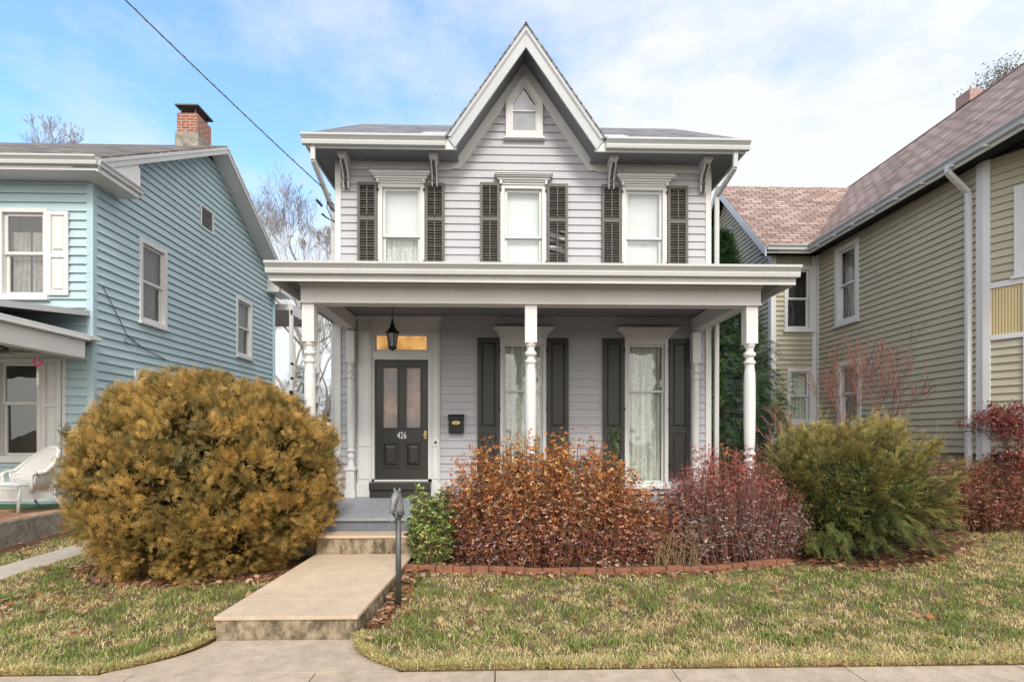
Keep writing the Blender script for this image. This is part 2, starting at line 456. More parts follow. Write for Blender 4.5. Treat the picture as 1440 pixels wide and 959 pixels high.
def corrugated(frame, u0, u1, z0, z1, d, amp=.018, waves=9, seed=0, gap=None, flare=0):
    rr = random.Random(seed); n = waves*8; mb = MB(frame); mb.smooth = True
    ph = rr.uniform(0, 6)
    us = [u0+(u1-u0)*i/n for i in range(n+1)]
    vs = []
    for z in (z0, (z0+z1)/2, z1):
        for i, u in enumerate(us):
            k = 1 if z < z1 else .5
            vs.append((u, d+k*amp*(math.sin(i/8*2*math.pi+ph)+.5*math.sin(i/8*2.7+ph*2)), z))
    m = n+1
    fs = [(r*m+i, r*m+i+1, (r+1)*m+i+1, (r+1)*m+i) for r in range(2) for i in range(n)
          if not (gap and gap[0] < us[i] < gap[1])]
    mb.add(vs, fs); return mb

def window(house, frame, u0, u1, z0, z1, cw=.09, proud=.045, sash=.045, rail=.5, cover='lace', glass='glass', trim='trim',
           crown=None, sill=.05, seed=0, label=None, crown_hi=.2, room=.35, top=None, inset=0.0):
    """casing (part) > sash, pane, curtain, crown (sub-parts). Returns the hole for the siding."""
    i0, i1, j0, j1 = u0+cw, u1-cw, z0+cw*(1 if sill else 1), z1-(top or cw)
    mb = MB(frame)
    mb.box(u0, i0, -.09, proud, z0, z1); mb.box(i1, u1, -.09, proud, z0, z1)
    mb.box(i0, i1, -.09, proud-.003, j1, z1); mb.box(i0, i1, -.09, proud-.003, z0, j0)
    if sill: mb.box(u0-.03, u1+.03, -.02, proud+.04, z0-.035, z0+.012)
    w = mb.build('window', trim, house, bevel=.004)
    if label: w['label'] = label
    if crown:
        cb = MB(frame)
        c0, c1 = crown
        h = crown_hi
        cb.box(u0-.02, u1+.02, 0, proud+.015, z1+.001, z1+h*.25)
        # stacked mouldings growing outwards
        steps = [(0, .25, .0), (.25, .45, .02), (.45, .7, .045), (.7, .86, .075), (.86, 1, .10)]
        ex = (c1-c0-(u1-u0))/2
        for a, b, p in steps[1:]:
            q = ex*(p/.10)
            cb.box(u0-.001-q, u1+.001+q, 0, proud+.02+p, z1+h*a+.0005, z1+h*b)
        cb.box(c0-.005, c1+.005, 0, proud+.135, z1+h+.0006, z1+h+.018)
        for s in (u0-.012, u1-.03):
            cb.box(s, s+.042, proud+.001, proud+.06, z1-.005, z1+h*.42)
        cb.build('crown', trim, w, bevel=.003)
    sb = MB(frame)
    mz = j0+(j1-j0)*rail
    def sash_ring(a0, a1, b0, b1, d0, d1, wd):
        sb.box(a0, a0+wd, d0, d1, b0, b1); sb.box(a1-wd, a1, d0, d1, b0, b1)
        sb.box(a0+wd, a1-wd, d0, d1-.002, b1-wd, b1); sb.box(a0+wd, a1-wd, d0, d1-.002, b0, b0+wd)
    sash_ring(i0+.002, i1-.002, mz-.012, j1-.002, -.04, -.008, sash)
    sash_ring(i0+.002, i1-.002, j0+.002, mz+.02, -.075, -.042, sash)
    sb.build('sash', trim, w, bevel=.003)
    pb = MB(frame)
    pb.add(rect(i0+sash*.6, i1-sash*.6, mz, j1-sash*.6, -.026), [(0, 1, 2, 3)])
    pb.add(rect(i0+sash*.6, i1-sash*.6, j0+sash*.6, mz, -.060), [(0, 1, 2, 3)])
    pb.build('pane', glass, w)
    if cover in ('lace', 'lace_grey', 'curtain_dim'):
        corrugated(frame, i0, i1, j0, j1, -.14, waves=8, seed=seed).build('curtain', cover, w, smooth=True)
    elif cover == 'shade':
        q = MB(frame); q.box(i0, i1, -.12, -.115, j0+.02, j1); q.build('roller_shade', 'shade', w)
    elif cover == 'half':
        q = MB(frame); q.box(i0, i1, -.11, -.105, mz-.01, j1); q.build('roller_shade', 'shade', w)
        corrugated(frame, i0, i1, j0, mz+.05, -.15, waves=6, seed=seed).build('curtain', 'lace_grey', w, smooth=True)
    elif cover == 'tied':
        m0 = (i0+i1)/2
        for a, b in ((i0, m0-.015), (m0+.015, i1)):
            corrugated(frame, a, b, j0, j1-.2*(j1-j0), -.14, amp=.012, waves=5, seed=seed).build('curtain', 'curtain_dim', w, smooth=True)
    if cover != 'shade':
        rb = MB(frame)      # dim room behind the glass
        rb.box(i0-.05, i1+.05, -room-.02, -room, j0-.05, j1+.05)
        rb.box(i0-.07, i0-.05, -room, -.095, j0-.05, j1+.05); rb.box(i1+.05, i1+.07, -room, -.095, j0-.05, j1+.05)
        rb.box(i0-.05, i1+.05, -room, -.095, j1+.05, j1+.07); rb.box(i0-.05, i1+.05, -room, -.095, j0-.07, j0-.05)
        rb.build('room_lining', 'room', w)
    return (u0+.01, u1-.01, z0+.01, z1-.01)

def gutter(frame, u0, u1, z, d, h=.15, dep=.13):
    """K-style gutter with a back at depth d, top at z"""
    prof = [(d, z-h), (d+dep*.55, z-h), (d+dep*.62, z-h*.72), (d+dep*.62, z-h*.55), (d+dep*.85, z-h*.32), (d+dep*.98, z-h*.22), (d+dep, z-h*.12), (d+dep, z),
            (d+dep-.012, z), (d+dep-.012, z-.02), (d+.01, z-.02), (d, z)]
    mb = MB(frame); mb.prism([(u0, a, b) for a, b in prof], (u1-u0, 0, 0))
    return mb

def louvre_shutter(house, frame, u0, u1, z0, z1, broken=(), label=None):
    mb = MB(frame); st = .045; d0, d1 = .028, .062
    mz = z1-(z1-z0)*.40
    mb.box(u0, u0+st, d0, d1, z0, z1); mb.box(u1-st, u1, d0, d1, z0, z1)
    for a, b in ((z1-.055, z1), (mz-.03, mz+.03), (z0, z0+.07)): mb.box(u0+st, u1-st, d0, d1-.002, a, b)
    mc = (u0+u1)/2
    rot = Matrix.Rotation(R(-38), 3, 'X')
    k = 0
    for a, b in ((z0+.07, mz-.03), (mz+.03, z1-.055)):
        n = int((b-a)/.044); s = (b-a)/n
        for i in range(n):
            k += 1
            if k in broken: continue
            z = a+s*(i+.5)
            tw = .25 if (k-1 in broken or k+1 in broken) else 0
            mb.obox((mc, (d0+d1)/2-.004, z), (u1-u0-2*st+.004, .042, .008), Matrix.Rotation(tw, 3, 'Y') @ rot)
        mb.box(mc-.008, mc+.008, d1-.004, d1+.012, a+.03, b-.02)
    mb.box(u0+st, u1-st, .012, .016, z0+.05, z1-.05)
    s = mb.build('shutter', 'shutter_up', house)
    hb = MB(frame)
    for z in (z0+.2, z1-.12): hb.box(u1-.01 if label == 'L' else u0-.03, u1+.03 if label == 'L' else u0+.01, d1-.01, d1+.006, z-.02, z+.02)
    hb.build_each('hinge', 'black', s)
    return s

def panel_shutter(house, frame, u0, u1, z0, z1, hinge_right, mat='shutter_low', splits=(.62,), proud=.03, lit=False):
    mb = MB(frame); st = .06; d0, d1 = proud, proud+.032
    zs = [z0]+[z0+(z1-z0)*(1-q) for q in sorted(splits, reverse=True)]+[z1]
    mb.box(u0, u0+st, d0, d1, z0, z1); mb.box(u1-st, u1, d0, d1, z0, z1)
    for i, z in enumerate(zs):
        a, b = (z, z+.075) if i == 0 else (z-.07, z) if i == len(zs)-1 else (z-.03, z+.035)
        mb.box(u0+st, u1-st, d0, d1-.001, a, b)
    mb.box(u0+st, u1-st, d0+.002, d0+.008, z0+.05, z1-.05)
    for a, b in zip(zs, zs[1:]):
        x0, x1, y0, y1 = u0+st+.02, u1-st-.02, a+.095, b-.09
        i = .022
        o = rect(x0, x1, y0, y1, d0+.0085); q = rect(x0+i, x1-i, y0+i, y1-i, d1-.006)
        mb.add(o+q, [(4, 5, 6, 7)]+[(k, (k+1) % 4, 4+(k+1) % 4, 4+k) for k in range(4)])
    s = mb.build('shutter', mat, house, bevel=.003)
    if mat == 'shutter_low':
        hb = MB(frame)
        for z in (z0+.25, (z0+z1)/2, z1-.2):
            hb.box(*((u1-.012, u1+.012) if hinge_right else (u0-.012, u0+.012)), d1-.006, d1+.010, z-.03, z+.03)
        hb.build_each('hinge', 'black', s)
    return s

def roof_sheet(mb, p, thick=.03):
    """p: four points, first two along the eave; uv in metres; closed slab"""
    a, b, d = Vector(p[0]), Vector(p[1]), Vector(p[-1]); c = Vector(p[2])
    ud = (b-a).normalized()
    nrm = ud.cross((d-a) if (d-a).length > .01 else (c-a)).normalized()
    if nrm.z < 0: nrm = -nrm
    vd = nrm.cross(ud)
    if vd.z < 0: vd = -vd
    pts = [Vector(q) for q in p]
    uv = [((q-a).dot(ud), (q-a).dot(vd)) for q in pts]
    n = len(pts); lo = [q-nrm*thick for q in pts]
    mb.sheet([tuple(q) for q in pts], uv)
    mb.sheet([tuple(q) for q in lo], uv)
    for i in range(n):
        j = (i+1) % n
        mb.sheet([tuple(pts[i]), tuple(pts[j]), tuple(lo[j]), tuple(lo[i])], [uv[i], uv[j], uv[j], uv[i]])

def uvbox(mb, x0, x1, y0, y1, z0, z1):
    for p, q, k in (((x0, y0), (x1, y0), 0), ((x1, y0), (x1, y1), .37), ((x1, y1), (x0, y1), .1), ((x0, y1), (x0, y0), .23)):
        L = math.dist(p, q)
        mb.sheet([(*p, z0), (*q, z0), (*q, z1), (*p, z1)], [(k, z0), (k+L, z0), (k+L, z1), (k, z1)])
    mb.sheet([(x0, y0, z1), (x1, y0, z1), (x1, y1, z1), (x0, y1, z1)], [(x0, y0), (x1, y0), (x1, y1), (x0, y1)])

# ------------------------------------------------------------------ ground, walks, road
def sstep(a, b, x): t = np.clip((x-a)/(b-a), 0, 1); return t*t*(3-2*t)
def gz(x, y):
    x = np.asarray(x, float); y = np.asarray(y, float)
    h = .015+.15*sstep(3.9, 6.3, y)+.08*sstep(6.3, 8.5, y)+.20*sstep(4.8, 8.5, x)*sstep(6, 9, y)
    h = h+.012*np.sin(x*2.1+y)*np.sin(y*2.7-x*.6)*sstep(4, 5, y)
    return np.where(y < 3.92, -.05, h)
BED = [(-1.14, 6.13), (.2, 6.02), (1.2, 5.98), (2.4, 6.08), (3.43, 6.33), (4.2, 6.05), (5.3, 6.45), (6.3, 7.1), (7.2, 7.85), (9, 8.7), (12, 9)]
def bedline(x): return np.interp(x, [p[0] for p in BED], [p[1] for p in BED])
WL = lambda y: np.interp(y, [4.53, 6.5], [-2.38, -2.20])
WR = lambda y: np.interp(y, [4.53, 6.5], [-1.18, -1.02])
def apron(x, y):
    """1 inside the flared concrete between sidewalk and walk"""
    t = np.clip((4.56-y)/.62, 0, 1)
    fl = .5*t**2.2
    return (y < 4.56) & (x > -2.38-fl) & (x < -1.18+fl*.95)
def bed(x, y):
    x = np.asarray(x, float); y = np.asarray(y, float)
    b = ((x > -1.1) & (y > bedline(x)-.02+.05*np.sin(x*5))).astype(float)
    b2 = ((((x+3.45)/1.42)**2+((y-6.6)/.92)**2) < 1+.12*np.sin(x*7)+.1*np.sin(y*9)).astype(float)
    b3 = ((x < -6.2) & (y > 6.0) & (x > -6.66+.0*y) & (x < -6.35)).astype(float)
    b4 = ((x > -1.18) & (x < -.98+.05*np.sin(y*8)) & (y < 6.2) & (y > 4.6)).astype(float)
    return np.maximum.reduce([b, b2, b3, b4*.8])
def onwalk(x, y): return (y > 4.5) & (y < 6.9) & (x > WL(y)) & (x < WR(y))
def onpath(x, y): return (x > -5.85) & (x < -5.35) & (y > 3.9)
def lawn(x, y):
    x = np.asarray(x, float); y = np.asarray(y, float)
    ok = (y > 3.93) & ~apron(x, y) & ~onwalk(x, y) & ~onpath(x, y) & (bed(x, y) < .5) & ~((x < -6.62) & (y > 5.9))
    ok &= ~((x > -2.9) & (x < 3.9) & (y > 6.9)) & ~((x < -6.8) & (y > 7))
    return ok

def grid(xs, ys, zf, name, m, attr=None):
    X, Y = np.meshgrid(xs, ys); Z = zf(X, Y)
    v = np.stack([X, Y, Z], -1).reshape(-1, 3); nx, ny = len(xs), len(ys)
    i = np.arange(nx-1); j = np.arange(ny-1); I, J = np.meshgrid(i, j)
    q = (J*nx+I).ravel(); f = np.stack([q, q+1, q+nx+1, q+nx], -1)
    me = bpy.data.meshes.new(name)
    me.vertices.add(len(v)); me.vertices.foreach_set('co', v.ravel())
    me.loops.add(f.size); me.loops.foreach_set('vertex_index', f.ravel())
    me.polygons.add(len(f)); me.polygons.foreach_set('loop_start', np.arange(len(f))*4)
    me.polygons.foreach_set('use_smooth', np.ones(len(f), bool))
    me.update(calc_edges=True)
    if attr is not None:
        a = me.attributes.new('var', 'FLOAT', 'POINT'); a.data.foreach_set('value', attr(X, Y).ravel().astype(np.float32))
    me.materials.append(M[m]); o = bpy.data.objects.new(name, me); col.objects.link(o); return o

def ground_z(X, Y):
    z = gz(X, Y)
    near = apron(X, Y) | (onwalk(X, Y) & (Y < 6.6)) | onpath(X, Y)
    return np.where(near, -.06, z)
xs = np.concatenate([np.array([-400, -150, -60, -30, -16]), np.arange(-12, 12.01, .07), np.array([16, 30, 60, 150, 400])])
ys = np.concatenate([np.array([-200, -60, -20, -7, -6.6, 0, 2, 3.0, 3.88]), np.arange(3.93, 10, .07), np.array([11, 13, 16, 20, 30, 60, 120, 300])])
def gzz(X, Y): return np.where(Y < 3.9, np.where(Y < 3.5, -.30, -.06), ground_z(X, Y))
g = struct(grid(xs, ys, gzz, 'ground', 'ground', lambda X, Y: bed(X, Y)))

mb = MB(); mb.box(-60, 60, -5.5, 1.95, -.26, -.14); struct(mb.build('road', 'asphalt'))
mb = MB(); mb.box(-60, 60, 1.95, 2.12, -.2, -.004); struct(mb.build('kerb', 'concrete_grey', bevel=.01))
mb = MB()
x = -40.0+.0
j = -2.62-1.3*30
while j < 40:
    mb.box(j+.004, j+1.296, 2.125, 3.905, -.12, 0+random.uniform(-.003, .003)); j += 1.3
struct(mb.build('sidewalk', 'concrete_grey', bevel=.003))
# apron
ap = []
for k in range(13):
    y = 3.912+.62*k/12; t = min(1, max(0, (4.56-y)/.62)); ap.append((-2.38-.5*t**2.2+.02, y))
ap2 = []
for k in range(13):
    y = 3.912+.62*k/12; t = min(1, max(0, (4.56-y)/.62)); ap2.append((-1.18+.475*t**2.2-.02, y))
poly = [(x, y, -.1) for x, y in ap2]+[(x, y, -.1) for x, y in reversed(ap)]
mb = MB(); mb.prism(poly, (0, 0, .102)); struct(mb.build('walk_apron', 'concrete_grey', bevel=.002))
# the raised walk: flat slabs with a joint, rising towards the step
def hexa(mb, pts_b, pts_t):
    mb.add(pts_b+pts_t, [(3, 2, 1, 0), (4, 5, 6, 7), (0, 1, 5, 4), (1, 2, 6, 5), (2, 3, 7, 6), (3, 0, 4, 7)])
walk = thing('front_walk', 'raised tan concrete walk with dark mossy front edge leading up to the porch step', 'walkway', (-1.75, 4.6, 0))
wz = lambda y: float(np.interp(y, [4.53, 6.5], [.2, .285]))
def walk_slab(y0, y1, name, m, top, bot, k=0):
    mb = MB(); q = .012 if m == 'concrete_side' else 0
    hexa(mb, [(WL(y0)+q, y0, bot(y0)), (WR(y0)-q, y0, bot(y0)), (WR(y1)-q, y1, bot(y1)), (WL(y1)+q, y1, bot(y1))],
         [(WL(y0)+q, y0, top(y0)), (WR(y0)-q, y0, top(y0)), (WR(y1)-q, y1, top(y1)), (WL(y1)+q, y1, top(y1))])
    return mb.build(name, m, walk, bevel=.004)
walk_slab(4.545, 6.49, 'slab_side', 'concrete_side', lambda y: wz(y)-.03, lambda y: -.1)
for a, b in ((4.53, 4.95), (4.953, 5.72), (5.723, 6.5)): walk_slab(a, b, 'slab', 'concrete_walk', wz, lambda y: wz(y)-.031)
st = thing('porch_step', 'single low concrete step with pitted mossy face below the porch edge', 'step', (-1.6, 6.6, .28))
mb = MB(); mb.box(-2.2, -.95, 6.515, 6.82, .1, .47); mb.build('step_block', 'concrete_side', st, bevel=.012)
mb = MB(); mb.box(-2.215, -.935, 6.5, 6.825, .4705, .505); mb.build('tread', 'concrete_walk', st, bevel=.01)
# side path to neighbour
def strip(xs_, y0, y1, name, m, dz):
    ys_ = np.arange(y0, y1, .3); mb = MB(); vs = []; 
    for y in ys_:
        for x in xs_: vs.append((x, y, float(gz(x, y))+dz))
    fs = [(2*i, 2*i+1, 2*i+3, 2*i+2) for i in range(len(ys_)-1)]
    mb.add(vs, fs); return mb.build(name, m, solid=.08)
struct(strip((-5.85, -5.35), 3.92, 16, 'side_path', 'gravel', .012))

# brick edging
ed = MB(); ed.has = True
t = 0; x = -1.1
while x < 3.5:
    y = float(bedline(x)); y2 = float(bedline(x+.2)); a = math.atan2(y2-y, .2)
    ed.val = random.uniform(.75, 1.2)
    rot = Matrix.Rotation(a+random.uniform(-.04, .04), 3, 'Z') @ Matrix.Rotation(random.uniform(-.05, .05), 3, 'X')
    ed.obox((x+.1, (y+y2)/2-.04+random.uniform(-.006, .006), float(gz(x, y))+.02+random.uniform(-.008, .006)), (.192, .07, .12), rot)
    x += .2
tag(ed.build('brick_edging', 'edging', bevel=.006), 'low row of terracotta edging bricks between the lawn and the shrubs', 'edging')
for k in range(9):
    a = R(200+k*15); ed = MB(); px_, py_ = -3.4+1.50*math.cos(a), 6.60+.90*math.sin(a)
    ed.obox((px_, py_, float(gz(px_, py_))-.012), (.17, .07, .07), Matrix.Rotation(a+1.57+random.uniform(-.15, .15), 3, 'Z'))
    tag(ed.build('brick', 'edging', bevel=.008), 'half buried red brick in the curve under the golden globe shrub', 'brick', 'half buried bricks under the golden globe shrub')

# ------------------------------------------------------------------ the grey house
YF = 9.25; XL, XR_ = -2.76, 3.70; YB = 15.35; CX = .46
F = ((0, YF), (1, 0), (0, -1))                 # u = x, d = YF - y
FR = ((XR_, 0), (0, 1), (1, 0)); FL = ((XL, 0), (0, 1), (-1, 0)); FB = ((0, YB), (1, 0), (0, 1))
house = thing('house', 'grey clapboard house with a steep centre gable, dark shutters and a white front porch', 'house', (.47, 9.25, .2))
holes = []
WB = 4.42
wl = [(-2.058, -1.26, 'half', (-2.165, -1.15)), (.045, .84, 'shade', (-.055, .945)), (2.155, 2.945, 'shade', (2.055, 3.05))]
for i, (a, b, cv, cr) in enumerate(wl):
    holes.append(window(house, F, a, b, WB, 6.04, cw=.075, cover=cv, crown=cr, crown_hi=.145, seed=i, rail=.44, top=.06))
for i, (a, b, cr) in enumerate([(.04, .84, (-.06, .96)), (2.205, 2.97, (2.075, 3.11))]):
    holes.append(window(house, F, a, b, .83, 3.40, cw=.06, cover='lace', crown=cr, crown_hi=.155, seed=5+i, rail=.66, top=.1, sash=.035, sill=.04))
zsh = (4.5, 6.055)
for k, (a, b) in enumerate([(-2.405, -2.07), (-1.25, -.915), (-.305, .035), (.85, 1.21), (1.80, 2.145), (2.955, 3.31)]):
    s = louvre_shutter(house, F, a, b, zsh[0], zsh[1]+(.0, .0, .02, .01, .01, 0)[k], broken=(9, 10, 14, 15) if k == 3 else (), label='L' if k % 2 == 0 else 'R')
    if k == 3: s['label'] = 'weathered louvred shutter with broken slats beside the middle upper window'
for k, (a, b) in enumerate([(-.35, .03), (.85, 1.225), (1.82, 2.195), (2.98, 3.345)]):
    panel_shutter(house, F, a, b, .95, 3.40, k % 2 == 0, splits=(.66,) if True else ())
# attic window
def attic():
    o = [(.136, .015, 6.86), (.778, .015, 6.86), (.778, .015, 7.47), (.457, .015, 7.93), (.136, .015, 7.47)]
    i = [(.235, .015, 6.94), (.679, .015, 6.94), (.679, .015, 7.44), (.457, .015, 7.76), (.235, .015, 7.44)]
    mb = MB(F); mb.ring(o, i, (0, .075, 0)); mb.box(.10, .814, 0.001, .10, 6.825, 6.859)
    w = mb.build('window', 'trim', house, bevel=.004); w['label'] = 'pointed attic window under the gable peak'
    i2 = [(.262, .03, 6.97), (.652, .03, 6.97), (.652, .03, 7.43), (.457, .03, 7.715), (.262, .03, 7.43)]
    i1 = [(.236, .03, 6.941), (.678, .03, 6.941), (.678, .03, 7.439), (.457, .03, 7.758), (.236, .03, 7.439)]
    sb = MB(F); sb.ring(i1, i2, (0, .035, 0)); sb.box(.263, .651, .032, .062, 7.30, 7.322); sb.build('sash', 'trim', w)
    pb = MB(F); pb.add([(p[0], .045, p[2]) for p in i2], [(0, 1, 2, 3, 4)]); pb.build('pane', 'glass', w)
    rb = MB(F); rb.add([(p[0], .027, p[2]) for p in i1], [(0, 1, 2, 3, 4)]); rb.build('blind', M['attic_blind'], w)  # added sheet behind the pane, with its reflections put into the colour
attic()
holes += [(-2.26, -1.05, .7, 3.70)]          # door surround
gap = lambda z: (8.12-z)/1.43
sl = clap(F, .70, 8.1, .1335, .020, lambda z: XL+.04 if z < 6.45 else max(XL+.04, CX-gap(z)), lambda z: XR_-.04 if z < 6.45 else min(XR_-.04, CX+gap(z)), holes, kz=(6.4501,), seed=3)
sl.build('front_wall', 'siding', house)
def side_top(z):                                  # main gable on the sides
    return (z-6.45)/.63
for nm, fr in (('side_wall', FR), ('side_wall', FL)):
    clap(fr, .3, 8.6, .1335, .02, lambda z: YF-.0 if z < 6.45 else YF-.0+side_top(z)*.95, lambda z: YB if z < 6.45 else YB-side_top(z)*.95, kz=(6.45,), seed=9).build(nm, 'siding', house)
clap(FB, .3, 6.45, .1335, .02, XL, XR_, seed=4).build('back_wall', 'siding', house)
mb = MB(); mb.box(XL+.03, XR_-.03, YF+.05, YB-.03, .1, .69); mb.build('foundation', 'concrete_old', house)
# corner boards, frieze, gable frieze
mb = MB(F)
mb.box(XL-.03, XL+.07, -.03, .035, .69, 6.45); mb.box(XR_-.07, XR_+.03, -.03, .035, .69, 6.45)
mb.box(XL-.032, XL, -.14, -.031, .69, 6.45); mb.box(XR_, XR_+.032, -.14, -.031, .69, 6.45)
mb.build_each('corner_board', 'trim', house, bevel=.004)
mb = MB(F)
fo = lambda z: (8.165-z)/1.43; fi = lambda z: (7.90-z)/1.43
for s in (-1, 1):
    xe = XL+.07 if s < 0 else XR_-.07
    mb.prism([(CX+s*0, .0, 8.165), (CX+s*fo(6.31), .0, 6.31), (CX+s*fi(6.31), .0, 6.31), (CX, .0, 7.90)], (0, .043, 0))
    a, b = sorted((xe, CX+s*(fo(6.31)+.0)))
    if s < 0: mb.prism([(xe, 0, 6.305), (CX-fo(6.305)-.002, 0, 6.305), (CX-fo(6.45)-.002, 0, 6.45), (xe, 0, 6.45)], (0, .04, 0))
    else: mb.prism([(xe, 0, 6.305), (CX+fo(6.305)+.002, 0, 6.305), (CX+fo(6.45)+.002, 0, 6.45), (xe, 0, 6.45)], (0, .04, 0))
    a, b = (xe, CX-fi(6.31)-.15) if s < 0 else (CX+fi(6.31)+.15, xe)
    mb.box(a, b, .001, .055, 6.285, 6.304)
mb.build_each('frieze', 'trim', house, bevel=.004)
# main roof
ZE = 6.575; YE = 8.66; RX0, RX1 = -3.13, 4.12; RY = 12.3; RZ = 8.84
rf = MB(); sl_ = (RZ-ZE)/(RY-YE)
yv = YE+(8.43-ZE)/sl_
roof_sheet(rf, [(RX0, YE, ZE), (CX-1.30, YE, ZE), (CX, yv, 8.43), (CX, RY, RZ), (RX0, RY, RZ)])
roof_sheet(rf, [(CX+1.30, YE, ZE), (RX1, YE, ZE), (RX1, RY, RZ), (CX, RY, RZ), (CX, yv, 8.43)])
roof_sheet(rf, [(RX1, 2*RY-YE, ZE), (RX0, 2*RY-YE, ZE), (RX0, RY, RZ), (RX1, RY, RZ)])
mainroof = rf.build('roof', 'roof_grey', house)
# cross gable roof: apex z 8.45, eave at z ZE
GA = 8.44; GH = 1.31; gsl = (GA-6.57)/GH
back = YE+(GA-ZE)/sl_+.25
rf = MB()
for s in (-1, 1):
    roof_sheet(rf, [(CX+s*GH, YE-.0, 6.57), (CX+s*GH, back, 6.57), (CX, back, GA), (CX, YE, GA)], .025)
rf.build('gable_roof', 'roof_grey', house)
# rake boards with mouldings, and sloping soffit
mb = MB(); sf = MB()
for s in (-1, 1):
    def P_(off, z): return (CX+s*((GA-off-z)/gsl), z)
    def strip_(o1, o2, y0, y1, zb1, zb2, tgt):
        # strip between two lines parallel to the roof, cut vertically at the centre, horizontally at the bottom
        pts = [(CX, y0, GA-o1), (CX+s*((GA-o1-zb1)/gsl), y0, zb1), (CX+s*((GA-o2-zb2)/gsl), y0, zb2), (CX, y0, GA-o2)]
        tgt.prism(pts, (0, y1-y0, 0))
    strip_(.035, .40, YE+.035, YE+.06, 6.57, 6.39, mb)
    strip_(.03, .13, YE+.012, YE+.034, 6.575, 6.56, mb)
    strip_(.131, .16, YE+.024, YE+.034, 6.56, 6.53, mb)
    strip_(.375, .40, YE+.02, YE+.034, 6.42, 6.40, mb)
    strip_(.25, .27, YE+.061, YF-.0, 6.48, 6.46, sf)
mb.build_each('rake_board', 'rake', house, bevel=.003)
sf.build_each('gable_soffit', 'soffit', house)
# boxed cornice: soffit, fascia, gutters
mb = MB()
xa = CX-(GA-.40-6.42)/gsl; xb = CX+(GA-.40-6.42)/gsl
mb.box(RX0+.06, xa, YE+.09, YF+.0, 6.42, 6.445); mb.box(xb, RX1-.06, YE+.09, YF+.0, 6.42, 6.445)
mb.box(RX0+.06, XL, YF, 2*RY-YE-.06, 6.42, 6.445); mb.box(XR_, RX1-.06, YF, 2*RY-YE-.06, 6.42, 6.445)
mb.build_each('soffit', 'soffit', house)
mb = MB()
mb.box(RX0+.03, xa, YE+.06, YE+.088, 6.375, 6.56); mb.box(xb, RX1-.03, YE+.06, YE+.088, 6.375, 6.56)
mb.box(RX0+.02, RX0+.05, YE+.06, 2*RY-YE, 6.38, 6.60); mb.box(RX1-.05, RX1-.02, YE+.06, 2*RY-YE, 6.38, 6.60)
mb.build_each('fascia', 'trim', house, bevel=.004)
for a, b in ((RX0-.02, CX-GH-.0), (CX+GH+.0, RX1+.02)):
    gutter(F, a, b, 6.555, YF-YE-.058, .15, .13).build('gutter', 'gutter', house)
# rake boards of the main roof ends
mb = MB()
for x in (RX0-.005, RX1+.005):
    for y0, y1 in ((YE, RY), (2*RY-YE, RY)):
        mb.prism([(x-.012, y0, ZE-.03), (x-.012, y1, RZ-.03), (x-.012, y1, RZ-.17), (x-.012, y0, ZE-.17)], (.024, 0, 0))
mb.build_each('end_rake_board', 'gutter', house)
# smooth metal flashing patches beside the gable
for s in (-1, 1):
    a = CX+s*(GH-.02); b = CX+s*(GH+.42); a, b = min(a, b), max(a, b)
    mb = MB(); off = .008
    mb.prism([(a, YE+.05, ZE+.05*sl_+off), (b, YE+.05, ZE+.05*sl_+off), (b, YE+.6, ZE+.6*sl_+off), (a, YE+.6, ZE+.6*sl_+off)], (0, 0, .006))
    mb.build('flashing', 'flashing', house)
# brackets
def bracket(x, zb):
    br = MB(F)
    br.box(x-.075, x+.075, .045, .36, 6.375, 6.418)
    br.box(x-.055, x+.055, .045, .33, 6.335, 6.374)
    for s in (-1, 1):
        poly = [(x+s*.038-.009, d, z) for d, z in [(.045, 6.334), (.29, 6.334), (.26, 6.27), (.19, 6.22), (.13, 6.15), (.10, 6.07), (.12, 6.0), (.09, zb), (.045, zb)]]
        br.prism(poly, (.018, 0, 0))
    b = br.build('bracket', 'trim', house, bevel=.002)
    c = MB(F)
    poly = [(x-.027, d, z) for d, z in [(.046, 6.33), (.25, 6.33), (.17, 6.22), (.10, 6.14), (.075, 6.06), (.10, 6.0), (.06, zb+.01), (.046, zb+.01)]]
    c.prism(poly, (.054, 0, 0)); c.build('scroll', 'shutter_up', b)
    d_ = MB(F); d_.lathe_done = True
    d_.box(x-.03, x+.03, .10, .135, 6.055, 6.10); d_.box(x-.02, x+.02, .10, .125, 6.01, 6.05); d_.build('drop', 'shutter_up', b)
for x, zb in ((-2.585, 5.93), (-1.08, 5.97), (1.96, 5.97), (3.56, 5.93)): bracket(x, zb)
# downspouts
def spout(pts, w=.075, dd=.06, parent=house, m='gutter'):
    mb = MB()
    for a, b in zip(pts, pts[1:]): mb.beam(a, b, w, dd)
    return mb.build('downspout', m, parent, bevel=.008)
spout([(-2.99, 8.72, 6.44), (-2.99, 8.72, 6.17), (-2.86, 9.36, 5.62), (-2.86, 9.38, 4.9), (-2.86, 9.38, .3)])
spout([(3.93, 8.72, 6.44), (3.93, 8.74, 6.15), (3.80, 9.16, 5.86), (3.80, 9.18, .3)])
